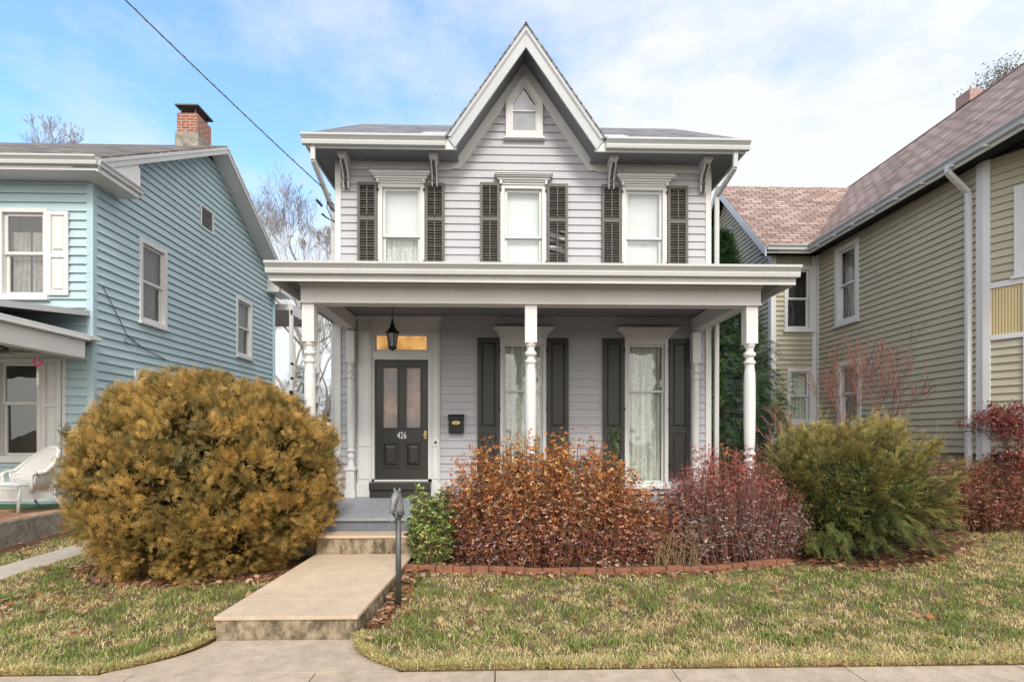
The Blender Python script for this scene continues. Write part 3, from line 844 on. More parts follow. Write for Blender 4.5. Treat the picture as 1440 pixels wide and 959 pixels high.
# ---- porch
pz0 = .668
deck = MB(); x = -2.66
while x < 3.6:
    deck.box(x, x+.079, 6.80, YF-.01, pz0-.03, pz0+random.uniform(-.0015, .0015)); x += .082
deck.build('porch_floor', 'porch_floor', house)
mb = MB(); mb.box(-2.62, 3.58, 6.84, 6.87, .2, pz0-.031); mb.box(-2.62, -2.59, 6.87, YF, .2, pz0-.031); mb.box(3.55, 3.58, 6.87, YF, .2, pz0-.031)
mb.build_each('porch_skirt', 'porch_riser', house)
def post(x, y, name='porch_post', r=1.0):
    mb = MB(); h = .08*r; zt = 3.49
    mb.box(x-h, x+h, y-h, y+h, 2.96, zt)
    mb.box(x-h, x+h, y-h, y+h, pz0, 1.18)
    mb.box(x-h-.015, x+h+.015, y-h-.015, y+h+.015, pz0, pz0+.13)
    mb.box(x-h-.02, x+h+.02, y-h-.02, y+h+.02, 1.13, 1.17)
    t = mb
    pr = [(.078, 2.975), (.070, 2.93), (.052, 2.90), (.050, 2.86), (.075, 2.845), (.082, 2.82), (.075, 2.795), (.055, 2.78), (.055, 2.74), (.072, 2.73), (.079, 2.71), (.072, 2.69), (.060, 2.675), (.062, 2.63),
          (.072, 2.56), (.076, 2.4), (.076, 2.0), (.072, 1.7), (.066, 1.56), (.058, 1.50), (.072, 1.485), (.08, 1.465), (.072, 1.445), (.05, 1.43), (.05, 1.40), (.07, 1.385), (.076, 1.36), (.066, 1.33), (.055, 1.30), (.066, 1.24), (.078, 1.16)]
    t.lathe(x, y, [(q*r, z) for q, z in pr], 24)
    t.build(name, 'trim', house, bevel=.004)
for x in (-2.51, .445, 3.44): post(x, 7.2)
for x in (-2.49, 3.41): post(x, 9.12, r=.88)
mb = MB()
mb.box(-2.60, 3.55, 7.10, 7.29, 3.49, 3.745); mb.box(-2.61, 3.56, 7.085, 7.30, 3.465, 3.489)
mb.box(-2.60, -2.42, 7.291, YF-.05, 3.52, 3.745); mb.box(3.36, 3.54, 7.291, YF-.05, 3.52, 3.745)
mb.box(-2.615, 3.565, 7.07, 7.099, 3.70, 3.745)
mb.build('porch_beam', 'trim', house, bevel=.005)
mb = MB(); x = -2.42; 
while x < 3.36:
    mb.box(x, min(x+.078, 3.36), 7.29, YF-.03, 3.772, 3.79); x += .081
mb.box(-2.86, 3.84, 6.86, 7.29, 3.762, 3.78); mb.box(-2.86, -2.42, 7.29, YF-.0, 3.762, 3.78); mb.box(3.36, 3.84, 7.29, YF-.0, 3.762, 3.78)
mb.build_each('porch_ceiling', 'soffit', house)
mb = MB()
mb.box(-2.88, 3.86, 6.84, 6.858, 3.675, 3.87); mb.box(-2.898, -2.875, 6.84, YF+.3, 3.675, 3.87); mb.box(3.855, 3.878, 6.84, YF+.3, 3.675, 3.87)
mb.build_each('porch_fascia', 'trim', house, bevel=.003)
FP = ((0, 6.84), (1, 0), (0, -1))
gutter(FP, -2.92, 3.90, 3.90, .001, .14, .12).build('porch_gutter', 'gutter', house)
rf = MB()
roof_sheet(rf, [(-2.91, 6.76, 3.905), (3.89, 6.76, 3.905), (3.6, YF, 4.34), (-2.62, YF, 4.34)], .02)
rf.build('porch_roof', 'roof_grey', house)
mb = MB()
mb.prism([(-2.90, 6.80, 3.87), (-2.90, YF+.3, 3.87), (-2.62, YF+.3, 4.33)], (.01, 0, 0)); mb.prism([(3.88, 6.80, 3.87), (3.88, YF+.3, 3.87), (3.6, YF+.3, 4.33)], (.01, 0, 0))
mb.add([(-2.91, 6.77, 3.9), (-2.91, YF+.3, 3.9), (-2.62, YF+.3, 4.335), (-2.62, YF, 4.335)], [(0, 1, 2, 3)])
mb.add([(3.89, 6.77, 3.9), (3.89, YF+.3, 3.9), (3.6, YF+.3, 4.335), (3.6, YF, 4.335)], [(0, 1, 2, 3)])
mb.build_each('porch_roof_hip', 'roof_brown', house)
# ---- door surround, transom, door
sur = MB(F)
for (a, b) in ((-2.40, -2.16), (-1.135, -.995)):
    sur.box(a, b, .0, .05, pz0+.24, 3.56)
    sur.box(a-.015, b+.015, .0, .075, pz0, pz0+.24)
    sur.box(a+.02, b-.02, .0501, .065, pz0+.30, 3.5)
    sur.box(a+.01, b-.01, .0505, .078, 1.53, 1.66)
    for e0, e1, dd in ((a+.001, a+.018, .062), (b-.018, b-.001, .072), (b-.045, b-.032, .074)): sur.box(e0, e1, .0502, dd, 1.68, 3.70); sur.box(e0, e1, .0502, dd, pz0+.26, 1.51)
sur.box(-2.40, -.995, .0, .052, 3.561, 3.70)
sur.box(-2.42, -.975, .0, .075, 3.701, 3.765)
sur.box(-2.19, -.995-.14, -.12, .02, 3.46, 3.56)
sur.box(-2.162, -2.12, -.12, .035, pz0+.3, 3.46); sur.box(-1.20, -1.134, -.12, .035, pz0+.3, 3.46)
sur.box(-2.12, -1.20, -.12, .04, 3.02, 3.17)
sur.build('door_surround', 'trim', house, bevel=.005)
dst = MB(F); dst.box(-2.155, -1.14, .001, .24, pz0+.0, .80); dst.box(-2.158, -1.137, .0, .27, .801, .93); dst.build('door_step', 'door', house, bevel=.01)
th = MB(F); th.box(-2.12, -1.20, -.1, .05, .931, .955); th.build('threshold', 'trim', house)
tr = MB(F); tr.box(-2.119, -1.201, -.06, -.045, 3.171, 3.459); to = tr.build('transom_pane', 'amber', house)
tf = MB(F); tf.ring(rect(-2.119, -1.201, 3.171, 3.459, -.04), rect(-2.09, -1.23, 3.2, 3.435, -.04), (0, .03, 0)); tf.build('transom_sash', 'trim', house)
d0 = MB(F); a, b, z0, z1 = -2.118, -1.202, .957, 3.018
d0.box(a, b, -.08, -.055, z0, z1)
st_ = .115; mz = 1.86
d0.box(a, a+st_, -.0549, -.03, z0, z1); d0.box(b-st_, b, -.0549, -.03, z0, z1)
mc = (a+b)/2; d0.box(mc-.055, mc+.055, -.0549, -.03, z0+.2, z1-.11)
for p, q in ((z1-.11, z1), (z0, z0+.2), (1.60, 1.83)):
    for u0_, u1_ in (((a+st_, b-st_),) if p != 1.60 else ((a+st_, mc-.055), (mc+.055, b-st_))): d0.box(u0_, u1_, -.0549, -.031, p, q)
door = d0.build('front_door', 'door', house, bevel=.004)
for x0, x1 in ((a+st_, mc-.055), (mc+.055, b-st_)):
    g_ = MB(F); g_.box(x0+.02, x1-.02, -.0545, -.048, 1.85, z1-.13); g_.build('door_glass', 'door_glass', door)
    f_ = MB(F); f_.ring(rect(x0, x1, 1.83, z1-.11, -.05), rect(x0+.022, x1-.022, 1.852, z1-.132, -.05), (0, .03, 0)); f_.build('glass_moulding', 'door', door)
    p_ = MB(F); y0_, y1_ = z0+.2, 1.6
    p_.ring(rect(x0, x1, y0_, y1_, -.05), rect(x0+.03, x1-.03, y0_+.03, y1_-.03, -.05), (0, .034, 0))
    o_ = rect(x0+.035, x1-.035, y0_+.035, y1_-.035, -.052); q_ = rect(x0+.095, x1-.095, y0_+.10, y1_-.10, -.022)
    p_.add(o_+q_, [(4, 5, 6, 7)]+[(k, (k+1) % 4, 4+(k+1) % 4, 4+k) for k in range(4)])
    p_.build('raised_panel', 'door', door, bevel=.002)
k_ = MB(F); k_.box(b-.075, b-.03, -.0295, -.022, 1.66, 1.80); k_.tube([(b-.052, -.022, 1.72), (b-.052, .02, 1.72)], .011, 10); k_.tube([(b-.052, .02, 1.72), (b-.052, .035, 1.72), (b-.052, .055, 1.72), (b-.052, .062, 1.72)], [.018, .028, .026, .012], 14)
k_.build('door_knob', 'brass', door, smooth=False)
cu = bpy.data.curves.new('num', 'FONT'); cu.body = '426'; cu.size = .165; cu.align_x = 'CENTER'; cu.align_y = 'CENTER'; cu.extrude = .004; cu.space_character = 1.0; cu.offset = .0005
tmp = bpy.data.objects.new('num', cu); col.objects.link(tmp)
dg = bpy.context.evaluated_depsgraph_get(); me = bpy.data.meshes.new_from_object(tmp.evaluated_get(dg))
bpy.data.objects.remove(tmp)
cxn, czn = mc, 1.715
for v in me.vertices:
    x, y, z = v.co; v.co = (cxn+x*.66-house.location.x, YF+.025-z-house.location.y, czn+y-house.location.z)
me.materials.append(M['paint_num']); hn = bpy.data.objects.new('house_number', me); col.objects.link(hn); hn.parent = door
bl = MB(F); bl.tube([(-1.065, .079, 1.60), (-1.065, .088, 1.60)], .022, 14); bl.build('doorbell', 'black', house)

# mailbox
mbx = thing('mailbox', 'black wall mailbox with a small oval cream plate beside the front door', 'mailbox', (-.713, 9.2, 1.75))
q = MB(F); q.prism([(-.84, .03, 1.75), (-.84, .03, 2.06), (-.84, .12, 2.02), (-.84, .13, 1.76)], (.255, 0, 0)); q.build('box', 'black', mbx, bevel=.008)
q = MB(F); q.prism([(-.85, .025, 2.063), (-.85, .03, 2.085), (-.85, .14, 2.035), (-.85, .142, 1.985), (-.85, .132, 1.985), (-.85, .125, 2.02)], (.275, 0, 0)); q.build('lid', 'black', mbx, bevel=.004)
q = MB(F); n_ = 24; q.prism([(-.713+.072*math.cos(2*math.pi*k/n_), .128, 1.935+.032*math.sin(2*math.pi*k/n_)) for k in range(n_)], (0, .007, 0)); pl = q.build('name_plate', 'brass', mbx)
q = MB(F); q.prism([(-.713+.058*math.cos(2*math.pi*k/n_), .1352, 1.935+.023*math.sin(2*math.pi*k/n_)) for k in range(n_)], (0, .002, 0)); q.build('plate_face', 'yellow', mbx)
q = MB(F)
for z_, w_ in ((1.942, .032), (1.93, .026)): q.box(-.713-w_, -.713+w_, .1373, .1378, z_-.0025, z_+.0025)
q.build('plate_marks', 'bark_dark', mbx)

# lantern
lx, ly = -1.66, 8.45
ln = thing('porch_lantern', 'black hanging porch lantern with seeded glass on a chain before the door', 'lantern', (lx, ly, 3.77))
q = MB(); q.lathe(lx, ly, [(.02, 3.735), (.05, 3.742), (.10, 3.755), (.105, 3.771)], 20); q.build('ceiling_rose', 'black', ln, smooth=False)
q = MB()
for k in range(7):
    z = 3.73-.028*k
    pts = [(lx+(.009*math.cos(t_) if k % 2 else 0), ly+(0 if k % 2 else .009*math.cos(t_)), z-.014+.019*math.sin(t_)) for t_ in np.linspace(0, 2*math.pi, 9)]
    q.tube(pts, .0028, 5, caps=False)
q.build('chain', 'black', ln)
zb, zt = 3.10, 3.33
q = MB(); q.lathe(lx, ly, [(.012, 3.55), (.018, 3.53), (.012, 3.51), (.03, 3.49), (.035, 3.47), (.03, 3.455), (.045, 3.42), (.075, 3.375), (.108, 3.345), (.11, 3.333), (.095, 3.33)], 6); q.build('hood', 'black', ln)
q = MB()
for k in range(6):
    a0 = math.pi/3*k
    c0, s0 = math.cos(a0), math.sin(a0)
    q.beam((lx+.055*c0, ly+.055*s0, zb), (lx+.088*c0, ly+.088*s0, zt), .012, .012)
q.lathe(lx, ly, [(.088, zt-.012), (.095, zt), (.088, zt+.004)], 6); q.lathe(lx, ly, [(.045, zb-.03), (.07, zb-.012), (.068, zb+.012), (.05, zb+.014)], 6)
q.lathe(lx, ly, [(.006, zb-.06), (.014, zb-.05), (.01, zb-.035), (.03, zb-.028)], 8)
q.build('cage', 'black', ln)
q = MB(); q.lathe(lx, ly, [(.050, zb+.013), (.082, zt-.012)], 6); q.build('lantern_glass', 'lantern_glass', ln)

# ------------------------------------------------------------------ hitching post with horse head
hx, hy = -.945, 5.1; hb = float(gz(hx, hy))
hp = thing('hitching_post', 'grey iron hitching post with a silver horse head beside the walk', 'hitching post', (hx, hy, hb))
q = MB(); q.tube([(hx, hy, hb-.05), (hx, hy, .965)], .027, 16); q.build('pole', 'iron', hp, smooth=True)
q = MB(); q.lathe(hx, hy, [(.028, .93), (.04, .94), (.04, .955), (.058, .965), (.062, .975), (.05, .985)], 20); q.build('collar', 'iron', hp)
def horse():
    # loft of oval rings: neck up from the collar, then head down to the muzzle; faces camera and a little to the side
    fwd = Vector((-.35, -.94, 0)).normalized(); side = Vector((fwd.y, -fwd.x, 0)); up = Vector((0, 0, 1)); o = Vector((hx, hy, 0))
    P = [(-.005, .975, .05, .06), (-.005, 1.02, .046, .058), (-.002, 1.07, .042, .056), (.004, 1.115, .038, .05), (.02, 1.15, .036, .043), (.045, 1.155, .036, .040), (.068, 1.13, .036, .038),
         (.085, 1.095, .030, .033), (.098, 1.06, .024, .027), (.107, 1.03, .022, .025), (.112, 1.01, .019, .02), (.113, 1.003, .008, .008)]
    cs = [o+fwd*p[0]+up*p[1] for p in P]; vs = []; n = 14
    for i, p in enumerate(P):
        d = (cs[min(i+1, len(P)-1)]-cs[max(i-1, 0)]).normalized()
        y = side.cross(d).normalized()
        for k in range(n):
            a = 2*math.pi*k/n; vs.append(tuple(cs[i]+side*math.cos(a)*p[2]+y*math.sin(a)*p[3]))
    fs = [(i*n+k, i*n+(k+1) % n, (i+1)*n+(k+1) % n, (i+1)*n+k) for i in range(len(P)-1) for k in range(n)]+[tuple(range(n))[::-1], tuple(range((len(P)-1)*n, len(P)*n))]
    m = MB(); m.add(vs, fs)
    h = m.build('horse_head', 'silver', hp, smooth=True)
    e = MB()
    for s in (-1, 1):
        b = o+fwd*.022+side*s*.024+up*1.178
        e.tube([b, b+up*.022+side*s*.003, b+up*.05+side*s*.006+fwd*.006], [.011, .012, .001], 8)
    e.build('ear', 'silver', h, smooth=True)
    e = MB()
    for s in (-1, 1):
        b = o+fwd*.062+side*s*.034+up*1.135; e.tube([b-side*s*.006, b+side*s*.001, b+side*s*.005], [.009, .008, .002], 8)
        b = o+fwd*.117+side*s*.012+up*1.02; e.tube([b-fwd*.004, b+fwd*.003], [.005, .003], 6)
    e.build('eye', 'iron', h, smooth=True)
    mn = MB(); 
    pts = [o-fwd*.045+up*.99, o-fwd*.052+up*1.05, o-fwd*.045+up*1.11, o-fwd*.022+up*1.16, o+fwd*.01+up*1.19, o+fwd*.04+up*1.19, o+fwd*.055+up*1.165]
    mn.tube(pts, [.008, .014, .016, .016, .013, .010, .004], 7); mn.build('mane', 'silver', h, smooth=True)
    rg = MB(); c = o+fwd*.118+up*.985
    rg.tube([c+side*(.042*math.sin(t_))+up*(-.02+.045*math.cos(t_))+fwd*(-.01-.012*math.cos(t_)) for t_ in np.linspace(0, 2*math.pi, 21)], .0055, 7, caps=False)
    rg.build('tie_ring', 'silver', hp, smooth=True)
horse()

# ------------------------------------------------------------------ aqua house
AX = -6.886; AY0, AY1 = 9.25, 16.6
A_F = ((0, AY0), (1, 0), (0, -1)); A_S = ((AX, 0), (0, 1), (1, 0)); AXL = -15.0
aq = thing('house', 'aqua vinyl sided house with a brown roof and brick chimney', 'house', (-10, 12, .2))
ah = [window(aq, A_F, -8.42, -7.60, 4.03, 5.55, cw=.07, cover='tied', seed=11, rail=.5, glass='glass', sash=.05),
      window(aq, A_F, -8.46, -7.70, 1.30, 3.02, cw=.075, cover='none', seed=12, rail=.56, glass='glass', sash=.045)]
panel_shutter(aq, A_F, -7.59, -7.25, 4.08, 5.50, False, mat='trim', splits=(.53,), proud=.03)
panel_shutter(aq, A_F, -7.685, -7.38, 1.34, 3.02, False, mat='trim', splits=(.47,), proud=.03)
panel_shutter(aq, A_F, -8.80, -8.475, 1.34, 3.02, True, mat='trim', splits=(.47,), proud=.03)
q = MB(A_F); q.box(-8.9, -7.33, .0, .03, 3.03, 3.12); q.box(-7.37, -7.31, 0, .03, .62, 3.03); q.build_each('casing_board', 'trim', aq)
sh = [window(aq, A_S, 10.40, 11.25, 3.90, 5.53, cw=.085, cover='curtain_dim', glass='glass_dark', seed=13, rail=.5, sash=.05),
      window(aq, A_S, 14.18, 15.08, 3.81, 5.40, cw=.085, cover='curtain_dim', glass='glass_dark', seed=14, rail=.5, sash=.05),
      window(aq, A_S, 10.26, 11.0, 1.6, 2.97, cw=.085, cover='curtain_dim', glass='glass_dark', seed=15, rail=.5, sash=.05)]
clap(A_F, .3, 6.05, .149, .032, AXL, AX-.03, ah, seed=21).build('front_wall', 'aqua', aq)
asl = (8.60-6.2)/(12.92-8.85)
atop = lambda z: (z-6.2)/asl+.40
clap(A_S, .3, 8.34, .149, .032, lambda z: AY0+.03 if z < 6.35 else AY0+.03+(z-6.35)/asl, lambda z: AY1 if z < 6.35 else AY1-(z-6.35)/asl, sh+[(12.52, 13.04, 6.56, 7.06)], kz=(6.35,), seed=22).build('gable_wall', 'aqua', aq)
q = MB(); q.box(AXL, AX-.05, AY1-.05, AY1, .3, 6.3); q.box(AXL, AXL+.05, AY0, AY1, .3, 6.3); q.build_each('back_wall', 'aqua_trim', aq)
q = MB(); q.box(AX-.085, AX+.028, AY0-.028, AY0+.085, .3, 6.06); q.build('corner_post', 'aqua_trim', aq, bevel=.006)
q = MB(A_S); q.ring(rect(12.5, 13.06, 6.54, 7.08, 0), rect(12.54, 13.02, 6.58, 7.04, 0), (0, .04, 0))
for k in range(11): q.obox((12.78, .012, 6.60+.042*k), (.48, .036, .008), Matrix.Rotation(R(-40), 3, 'X'))
q.build('gable_vent', 'trim', aq)
# roof
ro = MB(); zEa = 6.215; yEa = 8.80; rxa = AX+.42
roof_sheet(ro, [(AXL-.4, yEa, zEa), (rxa, yEa, zEa), (rxa, 12.92, 8.63), (AXL-.4, 12.92, 8.63)])
roof_sheet(ro, [(rxa, 2*12.92-yEa, zEa), (AXL-.4, 2*12.92-yEa, zEa), (AXL-.4, 12.92, 8.63), (rxa, 12.92, 8.63)])
ro.build('roof', 'roof_brown', aq)
q = MB()
sA = (8.63-zEa)/(12.92-yEa)
for y0, y1 in ((yEa, 12.92), (2*12.92-yEa, 12.92)):
    q.prism([(rxa-.01, y0, zEa-.035), (rxa-.01, y1, 8.595), (rxa-.01, y1, 8.44), (rxa-.01, y0, zEa-.19)], (.03, 0, 0))
    q.prism([(rxa+.021, y0, zEa-.035), (rxa+.021, y1, 8.595), (rxa+.021, y1, 8.54), (rxa+.021, y0, zEa-.09)], (.015, 0, 0))
q.build_each('rake_board', 'gutter', aq)
q = MB()
for y0, y1 in ((yEa, 12.92), (2*12.92-yEa, 12.92)):
    q.prism([(AX+.02, y0, zEa-.16), (AX+.02, y1, 8.47), (AX+.02, y1, 8.455), (AX+.02, y0, zEa-.175)], (.40, 0, 0))
q.build_each('rake_soffit', 'trim', aq)
q = MB()                                        # boxed eave and its return
q.box(AXL-.4, AX+.40, 8.84, AY0-.0, 6.02, 6.05); q.box(AXL-.4, AX+.40, 8.80, 8.838, 6.0, 6.19)
q.box(AX+.02, AX+.39, 8.84, 9.80, 5.99, 6.02); q.box(AX+.39, AX+.42, 8.80, 9.83, 5.985, 6.17); q.box(AX+.02, AX+.42, 9.801, 9.83, 5.985, 6.55)
q.prism([(AX+.40, 8.84, 6.171), (AX+.40, 9.80, 6.171), (AX+.40, 9.80, 6.68)], (.012, 0, 0))
y2 = 2*12.92-8.8
q.box(AX+.02, AX+.39, y2-.95, y2-.04, 5.99, 6.02); q.box(AX+.39, AX+.42, y2-1.0, y2, 5.985, 6.17); q.box(AX+.02, AX+.42, y2-1.0, y2-.97, 5.985, 6.55)
q.prism([(AX+.40, y2-.02, 6.171), (AX+.40, y2-.97, 6.171), (AX+.40, y2-.97, 6.68)], (.012, 0, 0))
q.build_each('eave_box', 'trim', aq, bevel=.004)
FG = ((0, 8.80), (1, 0), (0, -1)); gutter(FG, AXL-.4, AX+.44, 6.205, .0, .13, .11).build('gutter', 'gutter', aq)
FG2 = ((AX+.42, 0), (0, 1), (1, 0)); gutter(FG2, 8.79, 9.86, 6.17, .0, .10, .07).build('return_moulding', 'gutter', aq)
# chimney: a part of its house
q = MB(); uvbox(q, -7.47, -7.0, 12.62, 13.22, 8.2, 9.22); ch = q.build('chimney', 'brick_ch', aq)
q = MB(); q.box(-7.50, -6.97, 12.59, 13.25, 8.35, 8.78); q.build('chimney_base', 'concrete_old', ch, bevel=.01)
q = MB(); q.box(-7.50, -6.96, 12.58, 13.26, 9.38, 9.41)
for x_, y_ in ((-7.4, 12.68), (-7.07, 12.68), (-7.4, 13.16), (-7.07, 13.16)): q.box(x_-.012, x_+.012, y_-.012, y_+.012, 9.2, 9.38)
q.build('chimney_cap', 'iron', ch)
# front porch of the aqua house
q = MB(); q.box(AXL, -6.63, 7.0, AY0-.03, .1, .56); q.build('porch_slab', 'concrete_old', aq, bevel=.02)
q = MB(); q.box(AXL, -6.66, 8.5, AY0-.03, .5605, .566); q.build('porch_carpet', 'turf', aq)
q = MB(); q.box(-8.6, -6.67, 7.15, 8.49, .5605, .567); q.build('porch_mat', 'matc', aq)
q = MB(); q.box(AXL, -6.68, 6.6, AY0-.3, 3.27, 3.30); q.box(AXL, -6.70, 6.62, AY0-.03, 3.301, 3.37)
q.box(-6.95, -6.76, 6.7, AY0-.32, 2.98, 3.27); q.box(AXL, -6.95, 6.7, 6.9, 2.98, 3.27)
q.build_each('porch_beam', 'trim', aq, bevel=.008)
q = MB(); q.box(AXL, -6.95, 6.9, AY0-.03, 3.19, 3.22); q.build('porch_ceiling', 'aqua_trim', aq)
q = MB(); q.box(-6.94, -6.78, 6.72, 6.88, .566, 2.98); q.build('porch_post', 'trim', aq, bevel=.01)
ro = MB(); roof_sheet(ro, [(AXL, 6.5, 3.42), (-6.92, 6.5, 3.42), (-6.92, AY0-.03, 3.80), (AXL, AY0-.03, 3.80)]); ro.build('porch_roof', 'roof_brown', aq)
q = MB(); q.prism([(-6.93, 6.5, 3.45), (-6.93, AY0-.03, 3.83), (-6.93, AY0-.03, 3.74), (-6.93, 6.5, 3.36)], (.03, 0, 0)); q.build('porch_rake', 'gutter', aq)
# upper back porch
q = MB()
q.box(-8.2, -6.35, 16.7, 19.3, 5.6, 5.78); q.box(-6.42, -6.35, 16.7, 19.3, 5.45, 5.6)
q.box(-7.6, -6.4, 16.7, 19.2, 2.95, 3.1); q.box(-6.42, -6.36, 16.7, 19.2, 2.85, 3.1)
q.box(-6.42, -6.36, 16.7, 19.2, 3.9, 3.97); q.box(-6.42, -6.36, 16.7, 19.2, 3.45, 3.52)
for y_ in (16.75, 18.0, 19.2): q.box(-6.46, -6.36, y_-.05, y_+.05, 0, 5.6)
q.build_each('back_porch', 'trim', aq)
q = MB(); q.box(-9.8, -8.2, 16.62, 19.0, .2, 5.6); q.build('back_wing', 'aqua', aq)
spout([(AX+.06, 16.45, 5.98), (AX+.06, 16.45, .3)], .07, .06, aq, 'aqua_trim')
# wire along the aqua wall
q = MB(); pts = [(AX+.03, 9.45, 4.3), (AX+.04, 9.9, 3.75), (AX+.04, 10.05, 3.55), (AX+.05, 10.25, 3.50), (AX+.06, 10.1, 3.40), (AX+.05, 9.95, 3.45), (AX+.04, 10.05, 3.55), (AX+.04, 10.5, 3.4), (AX+.04, 11.2, 3.28)]
q.tube(pts, .008, 6); tag(q.build('wall_cable', 'wire'), 'thin black cable looped on the aqua gable wall', 'cable')

# ceiling fan and pink ornament under its porch
fn = thing('ceiling_fan', 'brown ceiling fan hanging under the aqua house porch', 'fan', (-7.45, 8.2, 3.19))
q = MB(); q.lathe(-7.45, 8.2, [(.05, 3.19), (.02, 3.15), (.02, 3.06), (.09, 3.04), (.09, 2.98), (.04, 2.95)], 14); q.build('motor', 'iron', fn)
for k in range(4):
    a = .5+k*math.pi/2; q = MB(); q.obox((-7.45+.28*math.cos(a), 8.2+.28*math.sin(a), 3.0), (.42, .11, .01), Matrix.Rotation(a, 3, 'Z') @ Matrix.Rotation(.15, 3, 'X')); q.build('blade', 'bark', fn)
orn = thing('hanging_ornament', 'pink flower wind ornament hanging from the porch beam of the aqua house', 'ornament', (-7.12, 8.45, 2.98))
q = MB(); q.tube([(-7.12, 8.45, 3.0), (-7.12, 8.45, 2.42)], .004, 5); q.build('string', 'paint_num', orn)
q = MB()
for k in range(9):
    a = k*2*math.pi/9; c = Vector((-7.12+.05*math.cos(a), 8.45+.02*math.sin(a*2), 2.84+.05*math.sin(a)))
    q.obox(c, (.05, .012, .035), Matrix.Rotation(a, 3, 'Y'))
q.build('petals', 'pink', orn, bevel=.008)
q = MB(); q.lathe(-7.12, 8.45, [(.01, 2.7), (.016, 2.68), (.016, 2.5), (.006, 2.48)], 10); q.build('chime_tube', 'paint_num', orn)

# wicker chair
def wicker_chair(cx, cy, cz, rot):
    t_ = thing('wicker_chair', 'white wicker armchair with rounded back on the aqua house porch', 'chair', (0, 0, 0))
    Rm = Matrix.Rotation(rot, 3, 'Z')
    def W_(p): q_ = Rm @ Vector(p); return (cx+q_.x, cy+q_.y, cz+q_.z)
    def build(nm, fn_, sm=False, solid=0):
        m = MB(); fn_(m); m.v = [W_(p) for p in m.v]; return m.build(nm, 'white_wicker', t_, smooth=sm, solid=solid)
    build('seat', lambda m: (m.box(-.26, .26, -.27, .24, .36, .40), m.box(-.25, .25, -.26, -.24, .2, .36), m.box(-.26, -.24, -.24, .24, .2, .36), m.box(.24, .26, -.24, .24, .2, .36)))
    # back and arms: one curved shell whose top sweeps down to the arms
    def shell(m):
        n = 28; vs = []
        for i in range(n+1):
            a = -math.pi*.08+(math.pi*1.16)*i/n
            x = .30*math.cos(a)*-1; y = .02+.27*math.sin(a)
            tp = .60+.36*max(0, math.sin(a))**1.3
            k = 1+.18*max(0, math.sin(a))
            for z, r_ in ((.36, 1), (.5, 1.03), (tp-.05, 1.12*k**.5), (tp, 1.17*k**.5)):
                vs.append((x*r_, .0+y*r_, z))
        fs = [(i*4+j, (i+1)*4+j, (i+1)*4+j+1, i*4+j+1) for i in range(n) for j in range(3)]
        m.add(vs, fs)
    build('backrest', shell, True, .018)
    def rim(m):
        n = 28; pts = []
        for i in range(n+1):
            a = -math.pi*.08+(math.pi*1.16)*i/n; k = (1+.18*max(0, math.sin(a)))**.5
            pts.append((-.30*math.cos(a)*1.17*k, (.02+.27*math.sin(a))*1.17*k, .60+.36*max(0, math.sin(a))**1.3))
        m.tube(pts, .032, 10)
        for s in (0, -1):
            p = pts[s]; m.tube([p, (p[0], p[1]-.06, p[2]-.03), (p[0]*.97, p[1]-.07, p[2]-.12), (p[0]*.93, p[1]-.05, .30)], [.032, .034, .03, .024], 10)
    build('arm_rim', rim, True)
    for sx, sy in ((-1, -1), (1, -1), (-1, 1), (1, 1)):
        build('leg', lambda m: m.tube([(sx*.24, sy*.22, .37), (sx*.25, sy*.235, .2), (sx*(.25 if sy < 0 else .30), sy*(.24 if sy < 0 else .34), 0)], [.024, .022, .018], 8), True)
    m = MB(); m.v = []; m.box(-.22, .22, -.24, .18, .40, .46); m.v = [W_(p) for p in m.v]; m.build('cushion', 'shade', t_, bevel=.03)
    # apron lattice
    def lat(m):
        for k in range(12): m.tube([(-.25+.5*k/12, -.262, .2), (-.25+.5*(k+1)/12, -.262, .36)], .006, 4)
        m.tube([(-.26, -.262, .2), (.26, -.262, .2)], .012, 6)
    build('apron', lat)
wicker_chair(-7.12, 8.25, .566, R(-20))

# ------------------------------------------------------------------ olive house
OX = 8.0; OY = 13.19; WX = 6.86; CYB = 8.58
O_S = ((OX, 0), (0, 1), (-1, 0)); O_W = ((0, OY), (1, 0), (0, -1)); O_G = ((WX, 0), (0, 1), (-1, 0))
ol = thing('house', 'olive tan clapboard house with a red shingle roof and long white gutter', 'house', (9.5, 12, .35))
oh = [window(ol, O_S, 11.58, 12.40, 4.27, 6.1, cw=.11, cover='curtain_dim', glass='glass', seed=31, rail=.5, sill=.04),
      window(ol, O_S, 11.50, 12.32, 1.92, 3.42, cw=.11, cover='curtain_dim', glass='glass', seed=32, rail=.5, sill=.04)]
wh = [window(ol, O_W, 7.17, 7.89, 4.33, 5.95, cw=.085, cover='none', glass='glass_dark', seed=33, rail=.5),
      window(ol, O_W, 7.24, 7.89, 2.0, 3.40, cw=.085, cover='lace', glass='glass', seed=34, rail=.5)]
gh = [window(ol, O_G, 15.40, 16.15, 6.55, 7.85, cw=.10, cover='none', glass='glass_dark', seed=35, rail=.5)]
clap(O_S, 1.42, 6.25, .122, .03, CYB, OY, oh, seed=41).build('long_wall', 'olive', ol)
clap(O_W, 1.42, 6.25, .122, .03, WX+.1, OX-.1, wh, seed=42).build('wing_wall', 'olive', ol)
osl = .96; rY = 15.87
clap(O_G, 1.42, 8.85, .122, .03, lambda z: OY+.03 if z < 6.25 else OY+.03+(z-6.25)/osl, lambda z: 2*rY-OY-.03 if z < 6.25 else 2*rY-OY-.03-(z-6.25)/osl, gh, kz=(6.25,), seed=43).build('gable_wall', 'olive', ol)
q = MB(); q.box(OX+.04, 13.5, CYB, 19, .2, 1.42); q.box(WX+.04, OX+.04, OY+.04, 18.5, .2, 1.42); q.build_each('foundation', 'concrete_old', ol)
